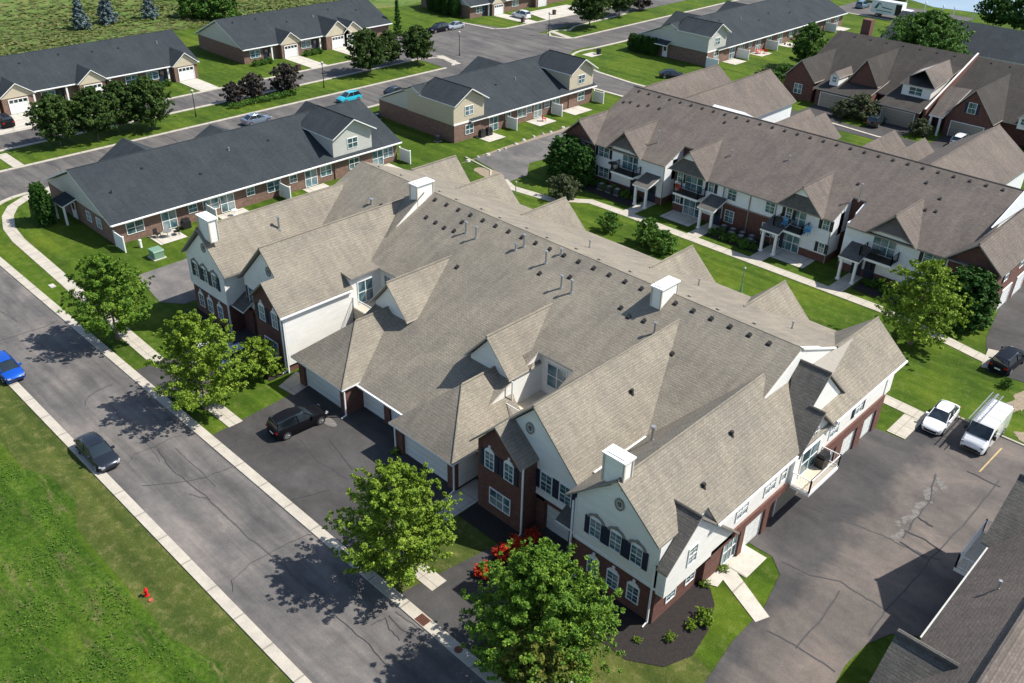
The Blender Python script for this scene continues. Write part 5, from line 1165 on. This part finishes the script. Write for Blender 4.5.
# ================================================================== VEHICLES
def loft(f, secs, m, mroof=None, close=True):
    """secs: list of (x, [(y,z)...]) cross sections, equal counts"""
    n = len(secs[0][1])
    for i in range(len(secs)-1):
        a, b_ = secs[i], secs[i+1]
        for k in range(n-1):
            f.poly([(a[0],*a[1][k]),(a[0],*a[1][k+1]),(b_[0],*b_[1][k+1]),(b_[0],*b_[1][k])][::-1], m)
    if close:
        f.poly([(secs[0][0],*p) for p in secs[0][1]], m); f.poly([(secs[-1][0],*p) for p in secs[-1][1]][::-1], m)
def smooth_mesh(me, ang=.6):
    me.polygons.foreach_set('use_smooth', [True]*len(me.polygons))
    import bmesh
    bm = bmesh.new(); bm.from_mesh(me); bmesh.ops.remove_doubles(bm, verts=bm.verts, dist=.003); bmesh.ops.recalc_face_normals(bm, faces=bm.faces)
    for e in bm.edges:
        if len(e.link_faces) == 2 and e.calc_face_angle(0) > ang: e.smooth = False
    bm.to_mesh(me); bm.free(); me.update()
def part(f, name, mats, par, smooth=False, loc=(0,0,0)):
    me = f.mesh(name, mats, uv=False)
    if smooth: smooth_mesh(me)
    o = link(bpy.data.objects.new(name, me), par); o.location = loc; return o
def wheel(par, x, y, r=.33, w_=.22):
    s = 1 if y > 0 else -1
    k = ('wheel', r)
    if k not in _cache:
        t = MB(); t.cyl((0,-w_/2,0),(0,w_/2,0),r,n=18); rm = MB(); rm.cyl((0,-w_/2-.015,0),(0,w_/2+.015,0),r*.62,n=12)
        for i in range(5): a = i*1.2566; rm.cyl((0,w_/2,0),(math.cos(a)*r*.6,w_/2+.02,math.sin(a)*r*.6),.03,n=4); rm.cyl((0,-w_/2,0),(math.cos(a)*r*.6,-w_/2-.02,math.sin(a)*r*.6),.03,n=4)
        _cache[k] = (t.mesh('tyre', M['rubber'], uv=False), rm.mesh('rim', M['chrome'], uv=False))
    o = link(bpy.data.objects.new('tyre', _cache[k][0]), par); o.location = (x,y,r); o.name = 'wheel'
    link(bpy.data.objects.new('rim', _cache[k][1]), o)
def car(name, label, cat, x, y, rz, colr, kind='sedan', group=None, metal=.35, far=False):
    """front looks towards +x before rotation"""
    t = thing(name, label, cat, (x,y,0), rz, group); pm = paint(name+'_paint_'+str(len(bpy.data.materials)), colr, metal)
    if kind == 'sedan': L,W_,belt,roofz = 4.6,.90,.92,1.43; lo=[(-2.3,.80,.60),(-2.25,.90,.76),(-2.1,.96,.88),(-1.7,.99,.97),(-1.0,.96,1.0),(0,.92,1.0),(.85,.91,1.0),(1.5,.83,.97),(1.95,.74,.90),(2.17,.64,.78),(2.28,.54,.62),(2.31,.46,.5)]; ca=[(-2.0,.97,.70),(-1.2,1.38,.62),(-.5,1.45,.64),(.2,1.40,.62),(1.1,.92,.72)]; rf=(-1.3,.25)
    elif kind == 'hatch': L,W_,belt,roofz = 4.1,.88,.95,1.5; lo=[(-2.05,.85,.76),(-1.98,.98,.90),(-1.4,.98,.97),(0,.95,1.0),(.9,.93,1.0),(1.5,.84,.96),(1.9,.70,.88),(2.05,.55,.74)]; ca=[(-1.98,1.0,.68),(-1.6,1.44,.60),(-.6,1.5,.60),(.25,1.46,.59),(1.1,.94,.68)]; rf=(-1.65,.3)
    else: L,W_,belt,roofz = 4.7,.95,1.08,1.72; lo=[(-2.35,.95,.74),(-2.28,1.08,.88),(-2.1,1.10,.96),(-1.6,1.10,1.0),(0,1.07,1.0),(.95,1.05,1.0),(1.6,1.0,.97),(2.05,.90,.90),(2.25,.78,.78),(2.35,.62,.64)]; ca=[(-2.28,1.12,.72),(-2.02,1.63,.62),(-.8,1.72,.63),(.2,1.67,.61),(1.05,1.07,.70)]; rf=(-2.05,.25)
    f = MB(); secs = []
    for xx, zt_, k in lo:
        w_ = W_*k; zb_ = .22 if abs(xx) < 2 else .3
        secs.append((xx, [(-w_*.94,zb_),(-w_,zb_+.22),(-w_*1.0,zt_*.72),(-w_*.93,zt_-.03),(-w_*.6,zt_+.025),(0,zt_+.04),(w_*.6,zt_+.025),(w_*.93,zt_-.03),(w_*1.0,zt_*.72),(w_,zb_+.22),(w_*.94,zb_)]))
    loft(f, secs, 0)
    hx = L/2-.82
    part(f, 'body', pm, t, True)
    f = MB(); secs = []
    for i,(xx,zt_,w_) in enumerate(ca):
        base = lo[0][1]*.0 + belt-.08
        wb = W_*.90
        secs.append((xx, [(-wb,base),(-(w_+.04)*1.0 if i in (1,2,3) else -wb*.93,zt_-.05 if i in (1,2,3) else base+.06),(-w_*.85,zt_),(w_*.85,zt_),((w_+.04) if i in (1,2,3) else wb*.93,zt_-.05 if i in (1,2,3) else base+.06),(wb,base)]))
    loft(f, secs, 0); part(f, 'windows', M['glass2'], t, True)
    # painted roof and pillars, proud of the glass
    f = MB(); rr_ = [c for c in ca if rf[0]-.2 <= c[0] <= rf[1]+.2]
    loft(f, [(xx, [(-w_*.97,zt_-.07),(-w_*.86,zt_+.012),(0,zt_+.035),(w_*.86,zt_+.012),(w_*.97,zt_-.07)]) for xx,zt_,w_ in [(rr_[0][0]-.03,rr_[0][1]-.02,rr_[0][2])]+rr_[1:-1]+[(rr_[-1][0]+.05,rr_[-1][1]-.02,rr_[-1][2])]], 0, close=False)
    for s in (-1,1):
        for (xa,za,ya),(xb,zb_,yb) in (((ca[-1][0]-.02,belt-.03,W_*.86),(ca[3][0],ca[3][1]-.02,ca[3][2]+.03)),((ca[0][0]+.05,belt-.0,W_*.84),(ca[1][0],ca[1][1]-.03,ca[1][2]+.02)),((-.35,belt-.03,W_*.91),(-.45,roofz-.06,ca[2][2]+.05))):
            f.cyl((xa,s*ya,za),(xb,s*yb,zb_),.035,n=5)
    part(f, 'roof', pm, t, True)
    if not far:
        for s in (-1,1):
            f = MB(); f.box(.72,.9,min(s*W_*.9,s*(W_+.12)),max(s*W_*.9,s*(W_+.12)),belt-.03,belt+.12); part(f, 'mirror', pm, t)
        f = MB(); f.box(L/2-.06,L/2+.015,-.5,.5,.34,.52); part(f, 'grille', M['black'], t)
        f = MB(); f.box(-L/2-.012,-L/2+.05,-.26,.26,.55,.68); part(f, 'number_plate', M['pale'] if False else M['white'], t)
    for s in (-1,1):
        f = MB(); f.poly([(L/2-.32,s*W_*.83,belt-.22),(L/2-.03,s*W_*.60,belt-.30),(L/2-.0,s*W_*.50,belt-.40),(L/2-.0,s*W_*.70,belt-.40),(L/2-.28,s*W_*.93,belt-.32)][::s])
        f.box(L/2-.16,L/2+.005,min(s*W_*.48,s*W_*.78),max(s*W_*.48,s*W_*.78),belt-.40,belt-.29); part(f, 'headlight', M['lamp'], t)
        f = MB(); f.box(-L/2-.01,-L/2+.14,min(s*W_*.52,s*W_*.86),max(s*W_*.52,s*W_*.86),belt-.28,belt-.12); part(f, 'tail_light', M['tail'], t)
        for xx in (-hx,hx): wheel(t, xx, s*(W_-.10), .33 if kind != 'suv' else .37)
    return t
HP = math.pi/2
car('parked_car', 'bright blue hatchback at the left edge beside the near kerb', 'car', -75.6, 17.05, 0, (.008,.10,.55), 'hatch')
car('parked_car', 'charcoal grey sedan parked half on the near kerb of the wide street', 'car', -59.3, 17.5, 0, (.035,.042,.055), 'sedan', None, .6)
car('parked_car', 'black suv with red tail lights on the double driveway', 'car', -52.1, 30.5, HP-.06, (.006,.006,.008), 'suv', None, .1)
car('parked_car', 'white sedan parked nose out beside the white van', 'car', -16.1, 68.6, -HP+.03, (.80,.81,.82), 'sedan', None, 0)
car('parked_car', 'black suv parked at the right edge past the end of the pale path', 'car', -15.4, 82.0, HP-.05, (.008,.010,.016), 'suv', None, .2)
M['leafR'] = leafmat('red_blossoms', [(.10,.06,.012),(.42,.035,.012),(.62,.045,.015),(.70,.12,.03)], .2)
redp = proto('redp', M['leafR'], P_round, .1, 1.2, .85, 46, 40, .16, 41, .04, .24)
rect('mulch_bed', -30.9, -29.5, 29.2, 35.2, .04, M['mulch'])
for x,y,s_,lab in ((-30.3,29.9,.75,'crimson flowering shrub at the street end of the bed, half behind the largest maple'),(-30.4,31.9,.9,'orange red flowering shrub, lower of the two middle ones behind the largest maple'),(-30.2,33.0,1.0,'largest orange red flowering shrub behind the top of the largest maple'),(-30.3,34.6,.7,'bright red flowering shrub nearest the garage behind the largest maple')):
    plant('flowering_shrub', lab, 'shrub', x, y, redp, 'red flowering shrubs by the driveway', x*7, s_)
car('parked_car', 'pale blue car behind the small ornamental tree by the left wing', 'car', -63.9, 32.6, HP, (.45,.58,.68), 'sedan', None, .1)
car('parked_car', 'white car behind the bright maple in front of the left wing', 'car', -66.6, 31.0, HP, (.78,.79,.80), 'hatch', None, 0)
car('parked_car', 'black car at the left edge on the pale drive of the first garage', 'car', -143.4, 41.8, math.pi, (.01,.01,.013), 'suv', None, .1, True)
car('parked_car', 'silver blue car on the cross street just above the charcoal roof', 'car', -120.0, 69.6, HP, (.25,.32,.42), 'sedan', None, .5, True)
car('parked_car', 'turquoise car on the cross street near the brown bin', 'car', -119.8, 86.6, -HP, (.02,.42,.55), 'hatch', None, 0, True)
car('parked_car', 'black car on the cross street beside the end gable', 'car', -117.4, 94.6, HP, (.01,.012,.02), 'sedan', None, .2, True)
car('parked_car', 'black suv parked with the silver car at the far side of the junction', 'car', -146.8, 130.0, -HP, (.01,.01,.014), 'suv', None, .2, True)
car('parked_car', 'silver car parked with the black suv at the far side of the junction', 'car', -146.6, 134.6, -HP, (.50,.55,.60), 'sedan', None, .4, True)
car('parked_car', 'white suv on a pale driveway near the top edge', 'car', -145.0, 153.2, math.pi, (.78,.79,.80), 'suv', None, 0, True)
car('parked_car', 'dark blue car half hidden behind the long brown ridge', 'car', -93.2, 138.4, .8, (.012,.018,.04), 'sedan', None, .3, True)
car('parked_car', 'dark green jeep like car on the townhouse driveway', 'car', -55.6, 140.6, HP+.1, (.012,.022,.018), 'suv', None, .1, True)
car('parked_car', 'white roofed car on the townhouse driveway behind the brown gable', 'car', -42.6, 141.2, HP, (.75,.77,.80), 'suv', None, 0, True)
car('parked_car', 'blue and white car in the lot beside the box truck', 'car', -99.5, 226.5, HP, (.10,.20,.28), 'suv', None, .3, True)
# work van with ladder rack
V = thing('work_van', 'white high roofed work van with ladders on its rack', 'van', (-12.75, 68.9, 0), -HP)
pw = paint('van_white', (.80,.81,.82), 0)
f = MB()
loft(f, [(xx, [(-w_*.97,zb_),(-w_,.55),(-w_,zt_*.62),(-w_*.93,zt_-.12),(-w_*.82,zt_),(w_*.82,zt_),(w_*.93,zt_-.12),(w_,zt_*.62),(w_,.55),(w_*.97,zb_)]) for xx,zt_,w_,zb_ in ((-2.8,2.2,.93,.35),(-2.7,2.3,.99,.3),(-.5,2.34,1.0,.28),(.75,2.3,.99,.28),(1.15,2.16,.98,.28),(1.95,1.32,.97,.28),(2.45,1.1,.92,.3),(2.68,.85,.82,.34),(2.72,.6,.76,.36))], 0)
part(f, 'body', pw, V, True)
f = MB(); f.poly([(1.21,-.84,2.06),(1.21,.84,2.06),(1.97,.90,1.34),(1.97,-.90,1.34)][::-1]); f.v = [(v[0]+.035,v[1],v[2]+.035) for v in f.v]; part(f, 'windscreen', M['glass2'], V)
for s in (-1,1):
    f = MB(); f.poly([(.75,s*1.005,1.95),(1.15,s*.99,1.9),(1.75,s*.985,1.36),(.75,s*1.01,1.3)][::s]); part(f, 'side_window', M['glass2'], V)
    f = MB(); f.box(1.35,1.5,min(s*1.0,s*1.22),max(s*1.0,s*1.22),1.25,1.6); part(f, 'mirror', M['black'], V)
    f = MB(); f.box(2.35,2.68,min(s*.62,s*.86),max(s*.62,s*.86),.78,.95); part(f, 'headlight', M['lamp'], V)
    for xx in (-1.75,1.75): wheel(V, xx, s*.9, .36)
f = MB(); f.box(2.6,2.745,-.55,.55,.45,.62); part(f, 'grille', M['black'], V)
f = MB()
for xx in (-2.4,-1.0,.4): f.cyl((xx,-.9,2.3),(xx,-.9,2.52),.025,n=5); f.cyl((xx,.9,2.3),(xx,.9,2.52),.025,n=5); f.cyl((xx,-.95,2.52),(xx,.95,2.52),.025,n=5)
part(f, 'roof_rack', M['metal'], V)
for y0_, lab in ((.45,'aluminium ladder on the white van rack, the inner one'),(.9,'aluminium ladder on the white van rack, the one at the roof edge')):
    yy = -y0_+.1
    L_ = thing('ladder', lab, 'ladder', (-12.75+yy, 69.2, 2.56), -HP, 'ladders on the white van'); f = MB()
    for s in (-.18,.18): f.box(-2.9,2.4,s-.025,s+.025,0,.07)
    for i in range(15): f.cyl((-2.7+i*.35,-.18,.035),(-2.7+i*.35,.18,.035),.016,n=5)
    part(f, 'rails', M['metal'], L_)
# box truck by the pond
K = thing('box_truck', 'white box truck with a dark green logo parked near the pond', 'truck', (-89.4, 220.0, 0), 0)
f = MB(); f.box(-4.6,2.6,-1.25,1.25,.9,3.7); part(f, 'cargo_box', pw, K)
f = MB(); f.box(1.2,2.63,-1.26,-1.22,1.0,3.4); part(f, 'side_door', M['black'], K)
f = MB(); f.box(2.75,4.6,-1.1,1.1,.5,2.4); part(f, 'cab', pw, K); f = MB(); f.box(3.6,4.64,-1.0,1.0,1.5,2.2); part(f, 'windscreen', M['glass2'], K)
for s in (-1,1):
    for xx in (-3,3.7): wheel(K, xx, s*1.05, .45)
tm = plain('green_lettering', (.02,.12,.12), .5, .1)
f = MB(); f.prism([(-3.9,1.9),(-3.2,1.9),(-2.75,2.9),(-3.0,3.3)],'y',-1.28,-1.25); f.prism([(-2.95,3.3),(-2.65,3.3),(-1.9,2.2),(.6,2.05),(.6,2.2),(-2.0,2.45)],'y',-1.28,-1.25); f.box(-3.4,.4,-1.275,-1.25,1.45,1.6); part(f,'logo',tm,K)

# ================================================================== STREET FURNITURE
def lamp(x, y, h, lab, mat='black', grp='street lamps on the median'):
    t = thing('street_lamp', lab, 'street lamp', (x,y,0), 0, grp); f = MB(); f.cyl((0,0,0),(0,0,.5),.14,.1); f.cyl((0,0,.5),(0,0,h),.07,.05); part(f,'pole',M[mat],t)
    k = 1 if mat == 'black' else .6
    f = MB(); f.cyl((0,0,h),(0,0,h+.42*k),.14*k,.22*k); f.cyl((0,0,h+.42*k),(0,0,h+.6*k),.26*k,.03); part(f,'lantern',M['stone'] if mat=='black' else M['pale'],t)
lamp(-128.5,64.3,3.6,'black street lamp on the median left of the purple trees'); lamp(-128.6,88.0,3.8,'black street lamp on the median right of the purple trees')
lamp(-129.4,119.9,4.0,'black street lamp at the tip of the median by the junction'); lamp(-129.4,145.2,4.2,'black street lamp on the grass island beyond the junction')
lamp(-72.2,76.2,2.5,'pale green garden lamp post at the left end of the courtyard lawn','green','courtyard lamp posts'); lamp(-40.0,76.5,2.5,'pale green garden lamp post at the right of the courtyard lawn','green','courtyard lamp posts')
t = thing('fire_hydrant','red fire hydrant standing in the grass across the street','fire hydrant',(-43.9,13.55,0)); f = MB()
f.cyl((0,0,0),(0,0,.08),.2,n=12); f.cyl((0,0,.08),(0,0,.62),.13,.12,n=12); f.cyl((0,0,.62),(0,0,.68),.17,n=12); f.cyl((0,0,.68),(0,0,.86),.14,.05,n=12); f.cyl((0,0,.86),(0,0,.93),.035,n=6); part(f,'barrel',M['red'],t,True)
for s in ((1,0),(-1,0),(0,-1)): f = MB(); f.cyl((s[0]*.1,s[1]*.1,.48),(s[0]*.24,s[1]*.24,.48),.07,n=8); part(f,'nozzle',M['red'],t)
t.scale = (.78,.78,.78)
f = MB(); f.cyl((-43.35,13.55,.0),(-43.35,13.55,.07),.16,n=10); tag(f.build('valve_cover',plain('faded_red',(.35,.09,.05),.8,.3)),'small faded red valve cover in the grass beside the hydrant','valve cover')
for x,lab in ((-30.2,'rusty storm drain grate in the far kerb left of the largest maple'),(-27.0,'small rusty round cover in the far kerb right of the storm drain grate')):
    f = MB()
    if x < -30:
        f.box(x-.42,x+.42,24.25,24.9,.086,.10,0)
        for i in range(7): f.box(x-.38+i*.115,x-.33+i*.115,24.3,24.85,.10,.115,1)
    else: f.cyl((x,24.6,.086),(x,24.6,.105),.26,n=14)
    tag(f.build('drain_grate' if x < -30 else 'drain_cover',[M['rust'],M['black']]),lab,'drain')
t = thing('transformer_box','pale green utility transformer box on the lawn behind the left wing','transformer',(-87.9,37.0,0)); f = MB(); f.box(-.65,.65,-.55,.55,.08,.85); f.prism([(-.7,.85),(.7,.85),(.6,1.0),(-.6,1.0)],'y',-.6,.6); part(f,'cabinet',M['green'],t); f = MB(); f.box(-.8,.8,-.7,.7,0,.08); part(f,'pad',M['slabc'],t)
f = MB(); f.box(-.15,.15,-.1,.1,0,.85); f.box(-.18,.18,-.13,.13,.85,.92); f.v=[(v[0]-91.3,v[1]+36.9,v[2]) for v in f.v]; tag(f.build('utility_pedestal',M['white']),'slim white utility pedestal on the grass beside the first privacy fence','utility box')
f = MB(); f.box(-89.3,-88.5,26.0,26.5,0,.08); tag(f.build('meter_cover',M['stone']),'pale rectangular utility cover in the grass strip by the curved path','utility cover')
def fence(x0, x1, y, lab, grp):
    t = thing('privacy_fence', lab, 'fence', (x0,y,0), 0, grp); n = 3
    f = MB(); f.box(.05,x1-x0-.05,-.03,.03,.08,1.75); f.box(0.05,x1-x0-.05,-.05,.05,.1,.22); f.box(.05,x1-x0-.05,-.05,.05,1.65,1.78)
    for i in range(1,12): f.box((x1-x0)*i/12-.01,(x1-x0)*i/12+.01,-.036,.036,.2,1.66)
    part(f,'panel',M['white'],t)
    for xx in (.05,x1-x0): f = MB(); f.box(xx-.06,xx+.06,-.065,.065,0,1.85); f.prism([(xx-.08,1.85),(xx+.08,1.85),(xx,1.95)],'y',-.08,.08); part(f,'post',M['white'],t)
for y,l in ((35.1,'white privacy fence at the near corner of the row house behind the left wing'),(46.2,'white privacy fence second from the left behind the left wing'),(56.2,'white privacy fence third from the left behind the left wing'),(75.3,'white privacy fence at the far right corner of the row house behind the left wing')):
    fence(-93.4,-91.2,y,l,'fences of the nearest row house')
for y,l in ((96.2,'left'),(106.4,'middle'),(116.6,'right')): fence(-93.4,-91.3,y,'white privacy fence between patios of the junction row house, %s one of three' % l,'fences of the junction row house')
for y,l in ((149.5,'first from the near end'),(160.2,'second from the near end'),(171.0,'third from the near end'),(184.3,'fourth from the near end'),(195.7,'fifth from the near end')): fence(-93.4,-90.8,y,'white privacy fence of the far row house, %s' % l,'fences of the far row house')
for x in (-92.2,): pass
for y,s in ((40.3,1.6),(49.0,1.8),(60.9,1.6),(71.8,1.5),(91.2,1.7),(102.2,1.9),(110.6,2.1),(157,2),(166.5,2),(177.5,2),(187.8,2),(200,2)): rect('patio',-93.3,-90.3,y-s,y+s,.05,M['slabc'])
# patio furniture
def chair(x,y,rz,mat,lab,grp,z=0):
    t = thing('patio_chair',lab,'chair',(x,y,z),rz,grp)
    f = MB(); f.box(-.28,.28,-.28,.28,.40,.46); part(f,'seat',mat,t); f = MB(); f.box(-.3,-.24,-.28,.28,.46,1.0); part(f,'backrest',mat,t)
    for sx in (-.25,.25):
        for sy in (-.25,.25): f = MB(); f.box(sx-.025,sx+.025,sy-.025,sy+.025,0,.4); part(f,'leg',mat,t)
def table(x,y,mat,lab,z=0,r=.5):
    t = thing('patio_table',lab,'table',(x,y,z)); f = MB(); f.cyl((0,0,.68),(0,0,.73),r,n=14); part(f,'tabletop',mat,t); f = MB(); f.cyl((0,0,0),(0,0,.68),.05,n=6); f.cyl((0,0,0),(0,0,.04),.28,n=10); part(f,'pedestal',mat,t)
chair(-92.4,39.4,.3,M['black'],'black patio chair on the first patio, nearer the fence','chairs on the first patio',.05); chair(-91.6,41.3,-1.8,M['black'],'black patio chair on the first patio, farther from the fence','chairs on the first patio',.05); table(-91.8,40.3,M['metal'],'grey round table on the first patio behind the left wing',.05)
M['redpl'] = plain('red_plastic',(.55,.04,.03),.5,.1)
chair(-92.2,165.8,0,M['redpl'],'red patio chair by the far row house, left one','red patio chairs'); chair(-91.2,167.2,2.4,M['redpl'],'red patio chair by the far row house, right one','red patio chairs'); table(-91.9,166.6,M['redpl'],'small red patio table by the far row house')
chair(-91.6,102.6,1.,M['redpl'],'reddish chair on the middle patio of the junction row house',None,.05); table(-91.9,48.9,M['white'],'small white patio table on the second patio behind the left wing',.05,.35)
def grill(x,y,lab,grp,z=.05):
    t = thing('covered_grill',lab,'grill',(x,y,z),0,grp); f = MB(); f.box(-.32,.32,-.5,.5,0,.8); f.prism([(-.35,.8),(.35,.8),(.26,1.12),(-.26,1.12)],'y',-.4,.4); part(f,'cover',M['black'],t)
for y,l in ((91.6,'on the near patio of the junction row house, beside another'),(90.2,'in the corner by the two storey gable of the junction row house'),(43.0,'at the right end of the first patio')): grill(-92.6,y,'black covered grill '+l,None)
grill(-18.9,52.6,'black grill on the white balcony over the right parking lot',None,3.0)
for x,l in ((-42.2,'left'),(-39.4,'right')): chair(x,87.9,-HP,plain('sky_blue_plastic',(.10,.33,.55),.5,.1),'sky blue chair on the third black balcony, %s side' % l,'blue chairs on the balcony',3.05)
for x,l in ((-66.6,'leftmost black balcony'),(-31.6,'rightmost black balcony')): table(x,88.0,M['black'],'dark table on the %s' % l,3.05,.6)
for x,l in ((-56.4,'second black balcony'),): chair(x,87.9,HP,M['redpl'],'reddish chair on the '+l,None,3.05)
# air conditioners
def ac(x,y,lab,grp):
    t = thing('air_conditioner',lab,'air conditioner',(x,y,0),0,grp); f = MB(); f.box(-.36,.36,-.36,.36,.06,.78)
    for i in range(6): f.box(-.375,.375,-.375,.375,.14+i*.1,.17+i*.1)
    part(f,'casing',plain('dark_grey_casing',(.07,.07,.072),.5) if 'casing' not in _cache else _cache['casing'],t); _cache.setdefault('casing',bpy.data.materials['dark_grey_casing'])
    f = MB(); f.cyl((0,0,.78),(0,0,.82),.3,n=14); f.cyl((0,0,.82),(0,0,.83),.1,n=8); part(f,'fan_grille',M['metal'],t); f = MB(); f.box(-.45,.45,-.45,.45,0,.06); part(f,'pad',M['slabc'],t)
for r_,y in ((0,88.0),(1,87.0)):
    for i in range(4): ac(-49.6+i*1.25+.4*r_,y,'dark air conditioner in the %s row, number %s from the left, under the brick centre' % (('back','front')[r_],('one','two','three','four')[i]),'air conditioners under the brick centre')
for i in range(3): ac(-67.8+i*1.3,87.6,'dark air conditioner by the left white front, %s one of three' % ('left','middle','right')[i],'air conditioners at the left front')
ac(-109.5,84.2,'air conditioner by the shaded end wall of the junction row house',None); ac(-95.8+.1,84.3,'air conditioner near the two storey gable corner of the junction row house',None)
# bins
def bin_(x,y,col,lab):
    t = thing('wheelie_bin',lab,'bin',(x,y,0)); f = MB(); f.prism([(-.27,0),(.27,0),(.34,.95),(-.34,.95)],'y',-.3,.3); part(f,'tub',col,t); f = MB(); f.box(-.37,.37,-.34,.34,.95,1.05); part(f,'lid',col,t)
    for s in (-.3,.3): f = MB(); f.cyl((.25,s-.04,.12),(.25,s+.04,.12),.12,n=10); part(f,'wheel',M['rubber'],t)
bb = plain('brown_bin',(.075,.035,.03),.6); bb2 = plain('red_brown_bin',(.16,.045,.035),.6)
for x,y,c,l in ((-140.4,91.0,bb,'dark brown wheelie bin at the kerb of the far lane'),(-115.0,92.2,bb2,'red brown wheelie bin at the cross street kerb beside the turquoise car'),(-112.6,141.2,M['black'],'black wheelie bin on the grass corner by the junction'),(-141.6,150.2,bb,'brown wheelie bin near the white suv at the top'),(-142.4,161.4,bb,'brown wheelie bin at the drive by the top edge'),(-139.9,47.0-8,bb2,'brown wheelie bin beside the black car at the left edge')): bin_(x,y,c,l)
# row of pale stones along the lawn edge
for i,(x,y) in enumerate(((-86.8,81.9),(-86.9,83.9),(-86.7,85.6),(-86.8,87.9),(-86.8,89.2),(-87.1,91.7),(-87.5,93.8),(-87.6,96.0),(-87.5,97.9),(-87.3,99.4),(-87.5,102.4))):
    f = MB(); r_ = random.Random(i); n = 7; rad_ = r_.uniform(.22,.42)
    lo_ = [(x+rad_*math.cos(k*6.283/n)*r_.uniform(.8,1.2), y+rad_*math.sin(k*6.283/n)*r_.uniform(.8,1.2)) for k in range(n)]
    for k in range(n):
        j=(k+1)%n; f.poly([(*lo_[k],0),(*lo_[j],0),(x+(lo_[j][0]-x)*.6,y+(lo_[j][1]-y)*.6,.22),(x+(lo_[k][0]-x)*.6,y+(lo_[k][1]-y)*.6,.22)])
    f.poly([(x+(p[0]-x)*.6,y+(p[1]-y)*.6,.22) for p in lo_]); tag(f.build('landscape_stone',M['stone']),'pale landscape stone in the row along the lawn edge by the side lot','stone','pale stones along the lawn edge')
for i,(x,y) in enumerate(((-92.3,234.6),(-87.2,233.6),(-82.7,233),(-80.1,233.2),(-75.2,232.2))):
    f = MB(); f.cyl((x,y,0),(x,y,2.2),.12,n=6); f.cyl((x,y,2.2),(x,y,2.5),.25,.05,n=6); tag(f.build('path_post',M['white']),'white post with a small cap along the pond bank','post','white posts along the pond bank')
